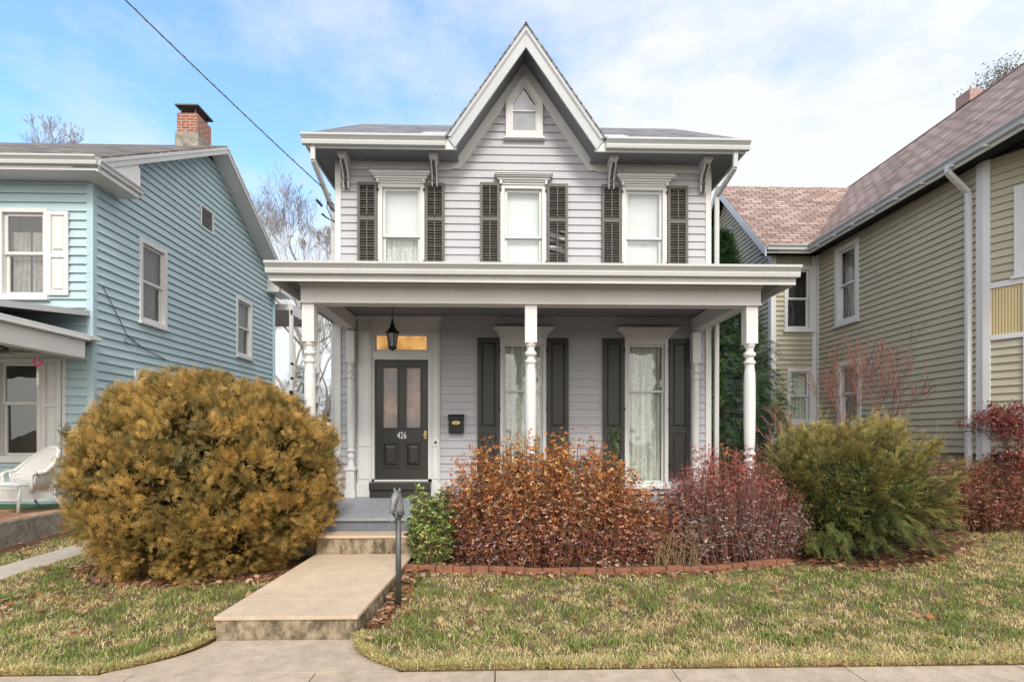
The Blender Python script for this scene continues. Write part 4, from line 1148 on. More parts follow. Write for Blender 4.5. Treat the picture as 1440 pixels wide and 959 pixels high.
q = MB(); q.box(13.4, 13.5, 5.5, 19, 1.42, 6.3); q.box(WX, 13.5, 18.5, 18.6, 1.42, 6.3); q.build_each('back_wall', 'olive', ol)
q = MB()
q.box(WX-.03, WX+.10, OY-.03, OY+.0, 1.3, 6.25); q.box(WX-.03, WX-.001, OY, OY+.12, 1.3, 6.25)
q.box(OX-.12, OX, OY-.035, OY, 1.3, 6.25); q.box(OX-.035, OX-.001, OY-.14, OY-.036, 1.3, 6.25)
q.box(OX-.035, OX+.02, CYB-.03, CYB+.10, 1.3, 6.25)
q.build_each('corner_board', 'trim', ol, bevel=.004)
# bay wall turning towards the street
bd = Vector((.5, -.866)); bn = (-.866, -.5)
B_W = ((OX, CYB), (bd.x, bd.y), bn)
bh = [window(ol, B_W, .39, 1.25, 4.22, 5.65, cw=.12, cover='shade', glass='glass', seed=36, rail=.5, sill=.03)]
clap(B_W, 1.42, 6.25, .122, .03, .05, 1.6, bh+[(.08, 1.6, 3.32, 4.12)], seed=44).build('bay_wall', 'olive', ol)
q = MB(B_W); q.box(.08, 1.6, -.01, .02, 3.32, 4.12); q.build('bay_panel', 'yellow', ol)
q = MB(B_W)
for k in range(40): q.box(.085+.038*k, .089+.038*k, .02, .023, 3.33, 4.11)
q.build('panel_bead', 'olive', ol)
q = MB(B_W); q.box(.0, .10, .0, .045, 1.35, 6.25); q.box(.10, 1.6, .001, .046, 3.26, 3.34); q.box(.10, 1.6, .001, .046, 4.10, 4.19)
q.box(.50, .62, .002, .048, 1.35, 3.26); q.box(.50, .62, .002, .048, 3.34, 4.10); q.build_each('bay_trim', 'trim', ol, bevel=.004)
e_ = Vector((OX, CYB))+bd*1.6
q = MB(); q.box(e_.x, 13.4, e_.y, e_.y+.05, 1.3, 6.25); q.build('front_wall', 'olive', ol)
# roofs
OE = 7.63; OZ = 6.33; ridX = OE+(9.22-OZ)/osl; yf = 5.6
ro = MB()
roof_sheet(ro, [(OE, 19.2, OZ), (OE, yf, OZ), (ridX, yf, 9.22), (ridX, 19.2, 9.22)])
roof_sheet(ro, [(2*ridX-OE, yf, OZ), (2*ridX-OE, 19.2, OZ), (ridX, 19.2, 9.22), (ridX, yf, 9.22)])
we = 12.84; wr_ = we+(9.22-.04-OZ)/osl; gx = WX-.32
roof_sheet(ro, [(gx, we, OZ), (ridX, we, OZ), (ridX, wr_, 9.18), (gx, wr_, 9.18)])
roof_sheet(ro, [(ridX, 2*wr_-we, OZ), (gx, 2*wr_-we, OZ), (gx, wr_, 9.18), (ridX, wr_, 9.18)])
ro.build('roof', 'roof_red', ol)
q = MB()
for y0, y1 in ((we, wr_), (2*wr_-we, wr_)):
    q.prism([(gx-.012, y0, OZ-.03), (gx-.012, y1, 9.15), (gx-.012, y1, 8.93), (gx-.012, y0, OZ-.25)], (.025, 0, 0))
q.build_each('rake_board', 'trim', ol)
q = MB()
for y0, y1 in ((we, wr_), (2*wr_-we, wr_)):
    q.prism([(gx+.014, y0, OZ-.10), (gx+.014, y1, 9.08), (gx+.014, y1, 9.06), (gx+.014, y0, OZ-.12)], (WX-gx-.04, 0, 0))
q.box(OE+.03, OX+.05, yf, OY-.02, 6.21, 6.24); q.box(gx+.02, OX, we+.03, OY, 6.21, 6.24)
q.box(OX, 9.5, yf, CYB-.05, 6.21, 6.24)
q.build_each('soffit', 'olive', ol)
q = MB(); q.box(OE+.0, OE+.028, yf, we+.0, 6.17, 6.31); q.box(gx+.02, OE+.028, we+.001, we+.03, 6.17, 6.31); q.build_each('fascia', 'trim', ol)
FO = ((OE, 0), (0, 1), (-1, 0)); gutter(FO, yf, we-.12, 6.35, .0, .12, .11).build('gutter', 'gutter', ol)
FO2 = ((0, we), (1, 0), (0, -1)); gutter(FO2, gx+.02, OE-.0, 6.35, .0, .12, .11).build('gutter', 'gutter', ol)
q = MB()
for k in range(11):
    y = 6.2+k*.62; q.box(OE-.09, OE-.002, y, y+.035, 6.195, 6.228)
q.build_each('gutter_strap', 'trim', ol)
spout([(OE-.05, 8.78, 6.26), (OE-.05, 8.78, 6.13), (OX-.07, 8.78, 5.80), (OX-.07, 8.78, .5)], .085, .07, ol, 'trim')
q = MB(); uvbox(q, ridX-.02, ridX+.28, 11.72, 12.1, 8.8, 9.52); q.build('chimney', 'terracotta', ol)
q = MB(); q.box(ridX-.02, ridX+.02, yf, 19.2, 9.215, 9.245); q.build('ridge_cap', 'roof_red', ol)

# ------------------------------------------------------------------ overhead cable
def cable(a, b, sag, r=.011, n=40):
    a = Vector(a); b = Vector(b); pts = []
    for i in range(n+1):
        t_ = i/n; p = a.lerp(b, t_); p.z -= sag*4*t_*(1-t_); pts.append(p)
    return pts
q = MB(); base = cable((-2.86, 9.2, 5.83), (-9.3, -4.75, 11.35), .5)
dirc = (Vector(base[-1])-Vector(base[0])).normalized()
q.tube(base, .008, 6)
tw = [p+Vector((0, .014*math.cos(i*1.9), .014*math.sin(i*1.9))) for i, p in enumerate(cable((-2.86, 9.2, 5.83), (-9.3, -4.75, 11.35), .5, n=260))]
q.tube(tw, .0045, 4)
ow = thing('overhead_cable', 'twisted grey power cable running down from the sky to the corner of the grey house', 'cable', (-2.86, 9.2, 5.83))
q.build('cable', 'wire', ow, smooth=True)
q = MB()
for dz, dx in ((0, 0), (-.18, .0), (.1, .0)):
    q.tube([(-2.86, 9.2, 5.83), (-2.93, 9.22, 5.70+dz*.4), (-2.84, 9.22, 5.60+dz), (-2.78, 9.24, 5.55+dz)], .008, 5)
q.tube([(-3.08, 9.15, 5.72), (-2.99, 9.17, 5.62)], .022, 7); q.tube([(-3.0, 9.2, 5.50), (-2.93, 9.2, 5.44), (-2.78, 9.24, 5.36)], [.02, .012, .006], 7)
q.build_each('splice', 'black', ow)

# ------------------------------------------------------------------ vegetation
def mesh_np(name, verts, quads, cols, m, parent=None, tris=None):
    off = np.zeros(3)
    if parent is not None: off = np.array(parent.location)
    me = bpy.data.meshes.new(name)
    v = (verts-off).astype(np.float32)
    me.vertices.add(len(v)); me.vertices.foreach_set('co', v.ravel())
    f = quads; k = f.shape[1]
    me.loops.add(f.size); me.loops.foreach_set('vertex_index', f.ravel().astype(np.int32))
    me.polygons.add(len(f)); me.polygons.foreach_set('loop_start', (np.arange(len(f))*k).astype(np.int32))
    me.update(calc_edges=True)
    a = me.attributes.new('col', 'FLOAT_COLOR', 'POINT')
    c = np.ones((len(v), 4), np.float32); c[:, :3] = cols; a.data.foreach_set('color', c.ravel())
    me.materials.append(M[m]); o = bpy.data.objects.new(name, me); col.objects.link(o)
    if parent is not None: o.parent = parent
    return o

def unit(a): return a/np.maximum(np.linalg.norm(a, axis=-1, keepdims=True), 1e-9)
def rand_dir(n): return unit(rng.normal(size=(n, 3)))
def leaves(P, D, L, Wd, C, fold=.25):
    """rhombic leaves: base P, direction D, length L, width Wd, colour C; 4 verts, slightly folded"""
    n = len(P); L = np.broadcast_to(L, n)[:, None]; Wd = np.broadcast_to(Wd, n)[:, None]
    s = unit(np.cross(D, rand_dir(n))); u = np.cross(s, D)
    a = P; b = P+D*L*.5+s*Wd*.5+u*Wd*fold; c = P+D*L; d = P+D*L*.5-s*Wd*.5+u*Wd*fold
    V = np.stack([a, b, c, d], 1).reshape(-1, 3)
    Q = np.arange(4*n).reshape(n, 4)
    CC = np.repeat(C, 4, 0)
    return V, Q, CC
def join(parts):
    V, Q, C = [], [], []; b = 0
    for v, q, c in parts: V.append(v); Q.append(q+b); C.append(c); b += len(v)
    return np.concatenate(V), np.concatenate(Q), np.concatenate(C)
def palette(cols, n, jit=.15, w=None):
    cols = np.array(cols); i = rng.choice(len(cols), n, p=w)
    return np.clip(cols[i]*(1+rng.normal(0, jit, (n, 1)))*(1+rng.normal(0, jit*.3, (n, 3))), .005, .95)

def sph_pts(n):
    v = rand_dir(n); return v
def lump(v, k=5, amp=.08, seed=0):
    r = np.random.default_rng(seed); o = np.zeros(len(v))
    for i in range(k):
        d = unit(r.normal(size=(1, 3)))*r.uniform(3, 9); o += np.sin((v*d).sum(1)+r.uniform(0, 6))
    return 1+amp*o/k**.5

def stems_mesh(name, paths, radii, m, parent, sides=4):
    mb = MB()
    for p, r in zip(paths, radii): mb.tube(p, r, sides, caps=False)
    return mb.build(name, m, parent, smooth=True)

# golden arborvitae globe
def arborvitae():
    c = np.array([-3.45, 6.50, 1.24]); rad = np.array([1.47, 1.04, 1.15]); base = float(gz(c[0], c[1]))
    t_ = thing('globe_arborvitae', 'huge round golden brown arborvitae beside the front walk', 'shrub', (c[0], c[1], base))
    def sup(v):
        h = np.hypot(v[:, 0], v[:, 1]); p = np.where(v[:, 2] < 0, 2.9, 2.15)
        return v/((h**p+np.abs(v[:, 2])**p)**(1/p))[:, None]
    def shp(v): return lump(v, 7, .05, 3)*lump(v*2.3, 6, .022, 8)
    n = 30000
    v = sph_pts(n)
    # sprays gather in small tufts, with hollows between them
    K = 1500; kc = sph_pts(K); kh = rng.normal(0, .038, K)
    idx = rng.integers(K, size=n); v = unit(kc[idx]+rng.normal(0, .042, (n, 3)))
    dep = 1+kh[idx]-np.abs(rng.normal(0, .045, n))-.35*np.linalg.norm(v-kc[idx], axis=1)
    q_ = rng.random(n) < .16; dep[q_] = rng.uniform(.72, .93, q_.sum())
    P = c+sup(v)*rad*(shp(v)*dep)[:, None]
    keep = P[:, 2] > base+.03; P, v, idx = P[keep], v[keep], idx[keep]; n = len(P)
    out = unit(sup(v)/rad)
    ax = unit(out[:, :]*.62+np.array([0, 0, 1.])*np.where(v[:, 2:3] > -.45, .62, .25)+(rng.normal(0, .30, (K, 3)))[idx])
    D = unit(ax+rng.normal(0, .26, (n, 3)))
    S = unit(np.cross(D, out+rng.normal(0, .7, (n, 3))))
    L = rng.uniform(.07, .135, n); lg_ = (rng.random(n) < .035) & (v[:, 2] > .1); L[lg_] *= rng.uniform(1.4, 2.1, lg_.sum())
    tone = np.clip(.56+(rng.normal(0, .27, K))[idx]+rng.normal(0, .22, n), 0, 1)[:, None]
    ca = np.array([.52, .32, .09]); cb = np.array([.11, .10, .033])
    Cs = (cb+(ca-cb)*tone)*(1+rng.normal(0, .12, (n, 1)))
    parts = []
    def blade(p0, d, ln, w, cc):
        s = unit(np.cross(d, Nn)); a = p0; b = p0+d*ln*.45+s*w; c_ = p0+d*ln; e = p0+d*ln*.45-s*w
        return np.stack([a, b, c_, e], 1).reshape(-1, 3), np.arange(4*len(p0)).reshape(-1, 4), np.repeat(cc, 4, 0)
    Nn = unit(np.cross(D, S)); Lc = L[:, None]
    parts.append(blade(P, D, Lc, .0034, Cs))
    for i, (f, ln) in enumerate(((.08, .40), (.26, .44), (.46, .36), (.68, .26))):
        for sgn in (1, -1):
            d = unit(D*.62+S*sgn*.78+rng.normal(0, .12, (n, 3))+Nn*rng.normal(0, .16, (n, 1)))
            parts.append(blade(P+D*Lc*(f+(.06 if sgn > 0 else 0)), d, Lc*ln, .0040, np.clip(Cs*(1+.30*f), 0, .9)))
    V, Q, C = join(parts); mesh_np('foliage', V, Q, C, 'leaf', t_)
    paths = []; rr = []
    for k in range(90):
        d = unit(rng.normal(size=3)+np.array([0, 0, .5])); p0 = np.array([c[0]+rng.normal(0, .08), c[1]+rng.normal(0, .08), base-.02])
        e = c+d*rad*.88; m_ = (p0+e)/2+np.array([0, 0, -.1]); paths.append([tuple(p0), tuple(m_), tuple(e)]); rr.append([.022, .012, .004])
    stems_mesh('stems', paths, rr, 'bark_dark', t_, 5)
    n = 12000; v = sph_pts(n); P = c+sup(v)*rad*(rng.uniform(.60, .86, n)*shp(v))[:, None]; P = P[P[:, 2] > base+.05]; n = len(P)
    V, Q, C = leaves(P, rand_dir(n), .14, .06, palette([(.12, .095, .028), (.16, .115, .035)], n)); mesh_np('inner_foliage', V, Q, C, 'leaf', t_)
arborvitae()

def twig_bush(name, label, c, rad, base, nst, nl, lsize, cols, w, twig, seed=0, spread=.35, leafstart=.35, up=.5, leafw=.5, upright=.0, tops=.12, group=None, clump=None):
    """many stems fanning from the ground, leaves along their upper parts"""
    global rng
    keep_ = rng; rng = np.random.default_rng(seed+100)
    c = np.array(c, float); rad = np.array(rad, float)
    t_ = thing(name, label, 'shrub', (c[0], c[1], base), group)
    v = sph_pts(nst); v[:, 2] = np.abs(v[:, 2])*1.0-.35*(rng.random(nst) < .45)*rng.random(nst)
    v = unit(v)
    e = c+v*rad*(lump(v, 6, tops, seed)*rng.uniform(.45, 1.06, nst)**.5)[:, None]
    e[:, 2] = np.maximum(e[:, 2], base+.05)
    p0 = np.stack([c[0]+(e[:, 0]-c[0])*spread+rng.normal(0, .05, nst), c[1]+(e[:, 1]-c[1])*spread+rng.normal(0, .05, nst), np.full(nst, base-.02)], 1)
    ctl = p0*.45+e*.55; ctl[:, 2] = base+(e[:, 2]-base)*(.45+rng.uniform(-.1, .1, nst)); ctl += rng.normal(0, .04, (nst, 3))
    def at(t): t = t[:, None] if np.ndim(t) else t; return (1-t)**2*p0+2*t*(1-t)*ctl+t*t*e
    ts = [0, .35, .7, 1.0]; pts = [at(np.full(nst, q)) for q in ts]
    paths = [[tuple(pts[k][i]) for k in range(4)] for i in range(nst)]
    rr = [[.0055, .004, .0028, .0014]]*nst
    stems_mesh('stems', paths, rr, twig, t_, 3)
    parts = []
    per = nl//nst
    tone = rng.normal(0, .18, nst)
    for k in range(max(1, per//5)):
        t = leafstart+(1-leafstart)*rng.random(nst)**.8
        P0 = at(t)+rand_dir(nst)*rng.uniform(0, .085, (nst, 1))
        tan = unit(2*(1-t)[:, None]*(ctl-p0)+2*t[:, None]*(e-ctl)); tan = unit(tan+rng.normal(0, .45, (nst, 3))+np.array([0, 0, up]))
        s1 = unit(np.cross(tan, rand_dir(nst))); s2 = np.cross(tan, s1); Ck = palette(cols, nst, .16, w)*(1+tone[:, None])
        ph = rng.uniform(0, 6.28, nst)
        for j in range(5):
            a_ = (ph+j*1.256+rng.normal(0, .25, nst))[:, None]
            D = unit(tan*rng.uniform(.25, .9, (nst, 1))+s1*np.cos(a_)+s2*np.sin(a_))
            C = Ck*(1+rng.normal(0, .14, (nst, 1)))
            if clump: C = clump(P0, C)
            parts.append(leaves(P0+rng.normal(0, .005, (nst, 3)), D, lsize*rng.uniform(.55, 1.45, nst), lsize*leafw, np.clip(C, .004, .9)))
    V, Q, C = join(parts); o = mesh_np('foliage', V, Q, C, 'leaf', t_)
    rng = keep_
    return t_

def clump_orange(P, C):
    h = np.clip((P[:, 2:3]-.45)/1.0, 0, 1)       # leaf colour goes from mauve-pink low down to a lighter orange at the top
    return C*np.concatenate([.86+.34*h, .84+.22*h, .98-.45*h], 1)
ob = float(gz(.7, 6.6))
OC = [(.45, .17, .07), (.56, .28, .15), (.28, .095, .055), (.74, .50, .37), (.14, .06, .035), (.44, .25, .21)]
OWt = [.27, .2, .18, .13, .12, .10]
twig_bush('azalea_bush', 'wide copper orange azalea bush in front of the middle porch post', (.58, 6.58, .66), (1.44, .54, 1.16), ob, 1500, 96000, .036, OC, OWt, 'twig_brown', 1, spread=.74, leafstart=.06, clump=clump_orange, tops=.08, up=.25)
twig_bush('azalea_bush', 'thinner copper bush filling the gap between the big copper and the purple shrub', (1.80, 6.60, .45), (.50, .38, .62), ob, 330, 11000, .034, OC, OWt, 'twig_brown', 2, spread=.5, leafstart=.15, clump=clump_orange, tops=.2, up=.3)
RC = [(.38, .09, .07), (.29, .10, .085), (.60, .36, .30), (.14, .05, .045), (.46, .28, .26)]
def clump_red(P, C):
    h = np.clip((P[:, 2:3]-.7)/.7, 0, 1); return C*np.concatenate([.72+.36*h, 1.05-.45*h, 1.02-.50*h], 1)
twig_bush('barberry_bush', 'purple red twiggy barberry bush before the porch corner post', (2.98, 6.76, .60), (1.02, .52, 1.00), ob, 1300, 70000, .024, RC, [.25, .25, .2, .15, .15], 'twig_red', 3, spread=.7, leafstart=.10, clump=clump_red, tops=.11, up=.2, leafw=.6)
# dry arching stems between the two
q = MB()
for k in range(60):
    x = 2.05+random.uniform(-.2, .35); y = 6.36+random.uniform(-.08, .1); L_ = random.uniform(.3, .75); a = random.uniform(-.5, .8)
    z = float(gz(x, y)); hgt = random.uniform(.25, .55)
    pts = [(x+a*L_*t_**1.3, y-.10*t_, z+hgt*math.sin(min(1, t_*1.05)*2.0)*L_*1.5) for t_ in (0, .25, .5, .75, 1)]
    q.tube(pts, [.003, .0028, .0024, .002, .0012], 3)
tag(q.build('dry_stems', M['straw_stem']), 'bare straw coloured stems arching out of the bed between the copper and purple shrubs', 'dry plant')

# green young shrub at the step
GC = [(.24, .31, .08), (.38, .43, .14), (.12, .19, .06), (.50, .46, .20), (.06, .12, .04)]
twig_bush('azalea_bush', 'small yellow green shrub growing between the hitching post and the copper bush', (-.80, 6.32, .62), (.27, .25, .60), float(gz(-.8, 6.3)), 190, 9000, .042, GC, [.3, .25, .2, .1, .15], 'twig_brown', 4, spread=.3, leafstart=.15, tops=.25)

# yew
def yew(name, label, c, rad, base, n, seed, cols, w, L0=(.10, .22), tip=(.30, .26, .06), lean=(0, 0, .6), fan=0.0):
    global rng
    keep_ = rng; rng = np.random.default_rng(seed)
    c = np.array(c, float); rad = np.array(rad, float)
    t_ = thing(name, label, 'shrub', (c[0], c[1], base))
    # branchlets (fans of shoots) set over the crown, leaving hollows between them
    K = int(n/24); kv = sph_pts(K)
    kv[:, 2] = np.where(kv[:, 2] < -.8, -kv[:, 2], kv[:, 2])
    kdep = 1-np.abs(rng.normal(0, .09, K)); kdep[rng.random(K) < .35] *= .80
    kp = np.where(kv[:, 2] < 0, 3.0, 2.2); hh_ = np.hypot(kv[:, 0], kv[:, 1]); kvs = kv/((hh_**kp+np.abs(kv[:, 2])**kp)**(1/kp))[:, None]
    KO = unit(kvs/rad)
    KD = unit(KO*.85+np.array(lean)*rng.uniform(.35, 1.15, (K, 1))*np.where(kv[:, 2:3] < -.3, .25, 1)+rng.normal(0, .22, (K, 3)))
    KL = rng.uniform(.28, .46, K)
    KP = c+kvs*rad*(lump(kv, 8, .07, seed)*kdep)[:, None]-KD*(KL*.8)[:, None]
    ktone = rng.normal(0, .22, K)
    idx = rng.integers(K, size=n); f0 = rng.random(n)**.7
    KS = unit(np.cross(KD, np.array([0, 0, 1.])+rng.normal(0, .5, (K, 3))))
    side = rng.uniform(-1, 1, n)[:, None]
    P = KP[idx]+KD[idx]*(KL[idx]*f0)[:, None]+rng.normal(0, .012, (n, 3))
    D = unit(KD[idx]+KS[idx]*side*.75+rng.normal(0, .16, (n, 3)))
    k = P[:, 2] > base+.03; P, D, idx, f0 = P[k], D[k], idx[k], f0[k]; n = len(P); v = kv[idx]
    L = rng.uniform(*L0, n)*(1.1-.45*f0)
    lng = (rng.random(n) < .06) & (v[:, 2] > .0); L[lng] *= rng.uniform(1.6, 2.8, lng.sum())
    S = unit(np.cross(D, np.array([0, 0, 1.])+rng.normal(0, .3, (n, 3))))
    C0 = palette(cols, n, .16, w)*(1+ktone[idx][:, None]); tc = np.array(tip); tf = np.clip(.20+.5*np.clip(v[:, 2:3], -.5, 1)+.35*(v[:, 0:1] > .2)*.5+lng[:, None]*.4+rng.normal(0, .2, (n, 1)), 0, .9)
    parts = []
    Nn = np.cross(S, D)
    m_ = 12
    for i in range(m_):
        f = (i+1)/m_
        p = P+D*(L*f)[:, None]+np.array([0, 0, -.015])*(f*f)
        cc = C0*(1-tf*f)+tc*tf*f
        for sgn in (1, -1):
            d = unit(D*.55+S*sgn+Nn*.28+rng.normal(0, .15, (n, 3)))
            a = p; b = p+d*.014+D*.0036; e = p+d*(.030*(1-.35*f)); g_ = p+d*.014-D*.0036
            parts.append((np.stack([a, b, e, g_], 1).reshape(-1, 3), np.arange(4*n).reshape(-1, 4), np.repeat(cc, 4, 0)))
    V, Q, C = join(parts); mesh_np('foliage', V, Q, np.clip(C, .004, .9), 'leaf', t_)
    paths = []; rr = []
    for k in range(n//14):
        i = rng.integers(n); e = P[i]; p0 = np.array([c[0]+rng.normal(0, .1), c[1]+rng.normal(0, .1), base-.03]); m1 = p0*.5+e*.5+np.array([0, 0, .02]); paths.append([tuple(p0), tuple(m1), tuple(e)]); rr.append([.014, .008, .003])
    stems_mesh('stems', paths, rr, 'bark_dark', t_, 4)
    ni = 26000; vi = sph_pts(ni); Pi = c+vi*rad*(rng.uniform(.5, .80, ni))[:, None]; Pi = Pi[Pi[:, 2] > base+.06]
    V, Q, C = leaves(Pi, rand_dir(len(Pi)), .09, .012, palette(cols, len(Pi), .2, w)); mesh_np('inner_foliage', V, Q, C, 'leaf', t_)
    rng = keep_
    return t_
YC = [(.10, .125, .035), (.14, .16, .045), (.22, .205, .06), (.06, .085, .028)]
YW_ = [.35, .3, .2, .15]
yb = float(gz(4.5, 6.9))
yew('yew_bush', 'large spreading olive green yew with feathery shoots at the end of the shrub bed', (4.68, 6.92, .98), (1.24, .84, .92), yb, 12500, 61, YC, YW_, lean=(.35, -.05, .55), tip=(.62, .45, .16))

# barberry mass and red maple by the olive house
bb = float(gz(7.2, 8))
twig_bush('barberry_bush', 'low rusty brown shrub below the red maple beside the olive house', (7.35, 7.95, .75), (1.15, .55, .72), bb, 900, 34000, .036, [(.30, .10, .05), (.38, .18, .11), (.20, .08, .045), (.45, .27, .20)], [.35, .25, .25, .15], 'twig_brown', 5, leafstart=.1, spread=.7, tops=.12)
twig_bush('barberry_bush', 'small rust coloured shrub tucked behind the yew', (6.2, 8.3, .8), (.55, .45, .65), float(gz(6.2, 8.3)), 260, 6000, .034, [(.30, .11, .05), (.36, .17, .11), (.2, .08, .05)], [.4, .3, .3], 'twig_brown', 6, spread=.5, tops=.12)

# branching trees
def grow(base, d0, L, r, depth, rr, spread=.5, ratio=.72, kids=(2, 3), up=.15, segs=3, wob=.12, tips=None, out=None, minr=.004):
    out = [] if out is None else out
    stack = [(Vector(base), Vector(d0).normalized(), L, r, depth)]
    while stack:
        p, d, L, r, dep = stack.pop()
        pts = [p.copy()]; rs = [r]
        for s in range(segs):
            d = (d+Vector((rr.gauss(0, wob), rr.gauss(0, wob), rr.gauss(0, wob)+up*.3))).normalized()
            p = p+d*(L/segs); pts.append(p.copy()); rs.append(max(minr, r*(1-.38*(s+1)/segs)))
        out.append((pts, rs, dep))
        if dep <= 0:
            if tips is not None: tips.append((p.copy(), d.copy()))
            continue
        for k in range(rr.randint(*kids)):
            ax = Vector((rr.gauss(0, 1), rr.gauss(0, 1), rr.gauss(0, 1))).cross(d)
            if ax.length < .01: continue
            q_ = Matrix.Rotation(rr.uniform(.35, 1)*spread*(1.0 if k else .5), 3, ax.normalized())
            nd = (q_ @ d+Vector((0, 0, up))).normalized()
            start = pts[-1] if k < 2 else pts[rr.randint(1, len(pts)-1)]
            stack.append((start.copy(), nd, L*ratio*rr.uniform(.8, 1.15), rs[-1]*rr.uniform(.62, .85), dep-1))
    return out
def bare_tree(name, label, base, h, seed, mat='bark', depth=6, r=.16, trunk=2.5, spread=.65, d0=(0, 0, 1), group=None, minr=.006, cat='tree', up=.12, kids=(2, 3), ratio=.74, L=None):
    rr = random.Random(seed)
    t_ = thing(name, label, cat, base, group)
    b = Vector(base); tr_ = [b-Vector((0, 0, .2)), b+Vector((rr.uniform(-.1, .1), 0, trunk*.5)), b+Vector((0, 0, trunk))]
    mb = MB(); mb.tube(tr_, [r*1.25, r*1.05, r*.92], 10); mb.build('trunk', mat, t_, smooth=True)
    mb = MB()
    L = L or (h-trunk)*.30
    for k in range(3):
        a = rr.uniform(0, 2)+k*2.1
        br = grow(tr_[2], (math.cos(a)*.45+d0[0], math.sin(a)*.45+d0[1], 1), L, r*.72, depth, rr, spread, ratio, kids, up, minr=minr)
        for pts, rs, dep in br: mb.tube(pts, rs, 6 if dep > depth-2 else 3, caps=False)
    mb.build('crown', mat, t_, smooth=True)
    return t_
bt = 'bare winter trees behind the houses'
bare_tree('bare_tree', 'bare tree with pale forked trunk in the gap between the aqua and grey houses', (-7.4, 21, .3), 10.8, 5, r=.15, trunk=4.2, depth=8, spread=.72, minr=.0045, kids=(2, 3))
bare_tree('bare_tree', 'low bare tree with curving limbs seen under the porch roof edge', (-6.9, 16.5+4.5, .3), 7.5, 8, r=.13, trunk=1.2, depth=6, spread=.9, minr=.008, group=bt)
bare_tree('bare_tree', 'thin bare tree far behind the gap between the houses', (-11.5, 30, .3), 11, 13, r=.14, trunk=3, depth=6, spread=.8, minr=.006, group=bt)
bare_tree('bare_tree', 'hazy bare tree farther back behind the gap', (-9.2, 34, .3), 12.5, 14, r=.15, trunk=3.5, depth=6, spread=.8, minr=.006, group=bt)
bare_tree('bare_tree', 'bare treetop showing above the brown roof of the aqua house', (-19.2, 25, .3), 15.3, 21, r=.15, trunk=11.2, depth=7, spread=.75, minr=.006)
bare_tree('bare_tree', 'reddish multi branched bare sapling growing behind the yew', (6.0, 8.9, float(gz(6, 8.9))), 3.9, 31, mat='twig_red', r=.03, trunk=.35, depth=5, spread=.75, minr=.0042, up=.26, cat='sapling', kids=(2, 3), ratio=.86, L=.72)
bare_tree('bare_tree', 'slim bare sapling with rust twigs between the porch post and the olive house wing', (4.75, 8.7, .3), 2.6, 33, mat='twig_red', r=.02, trunk=.4, depth=4, spread=.7, minr=.005, up=.05, cat='sapling', kids=(2, 3), L=.5)

for i_, (x_, y_) in enumerate(((-6.5, -13), (3.5, -15), (11, -12))):
    bare_tree('bare_tree', 'bare street tree across the road, mirrored in the window glass', (x_, y_, -.1), 12, 90+i_, r=.2, trunk=3, depth=6, spread=.8, minr=.012, group='bare street trees across the road')
def leafy_tree(name, label, base, h, trunk, seed, cols, mat='bark_dark', r=.1, L=None, ls=.06, per=14, depth=4, spread=.8, sc=.18, up=.1, wood=None, w=None):
    global rng
    keep_ = rng; rng = np.random.default_rng(seed); rr = random.Random(seed)
    t_ = thing(name, label, 'tree', base)
    b = Vector(base); tr_ = [b-Vector((0, 0, .2)), b+Vector((0, 0, trunk*.5)), b+Vector((0, 0, trunk))]
    mb = MB(); mb.tube(tr_, [r*1.2, r, r*.85], 8); mb.build('trunk', mat, t_, smooth=True)
    mb = MB(); P = []
    for k in range(4):
        a = k*1.6+rr.uniform(0, .5)
        for pts, rs, dep in grow(tr_[2], (math.cos(a)*.6, math.sin(a)*.6, 1), L or (h-trunk)*.32, r*.7, depth, rr, spread, .74, (2, 3), up, minr=.004):
            mb.tube(pts, rs, 4, caps=False)
            if dep <= 2:
                for p in pts[1:]: P += [tuple(p)]*per
    mb.build('branches', mat, t_, smooth=True)
    P = np.array(P); P = P+rng.normal(0, sc, P.shape)*np.array([1, 1, .7]); n = len(P)
    V, Q, C = leaves(P, rand_dir(n), ls*rng.uniform(.6, 1.3, n), ls*.5, palette(cols, n, .2, w)); mesh_np('crown', V, Q, C, 'leaf', t_)
    rng = keep_; return t_
leafy_tree('maple_tree', 'small red leaved maple against the white downspout of the olive house', (8.15, 7.95, bb), 2.35, .6, 5, [(.26, .055, .05), (.17, .045, .045), (.34, .14, .10)], mat='twig_red', r=.03, ls=.055, per=5, depth=4, sc=.05, up=.05, L=.46)
leafy_tree('maple_tree', 'dark leaved shrub tree under the red maple', (8.25, 8.05, bb), 1.5, .3, 15, [(.10, .06, .04), (.06, .05, .03), (.16, .05, .04)], mat='twig_red', r=.03, ls=.055, per=7, depth=3, sc=.06, up=.0, L=.36)
leafy_tree('background_tree', 'grey green treetop rising behind the red shingle ridge', (15.9, 14.6, .3), 13.2, 9.6, 6, [(.22, .21, .15), (.32, .27, .20), (.14, .155, .10)], r=.14, ls=.075, per=16, depth=4, sc=.20, L=1.0)
leafy_tree('background_tree', 'small tip of a treetop poking over the red roof slope', (14.6, 17.6, .3), 12.2, 9.4, 7, [(.22, .21, .15), (.32, .27, .20), (.14, .155, .10)], r=.1, ls=.07, per=14, depth=2, sc=.14, L=.55)

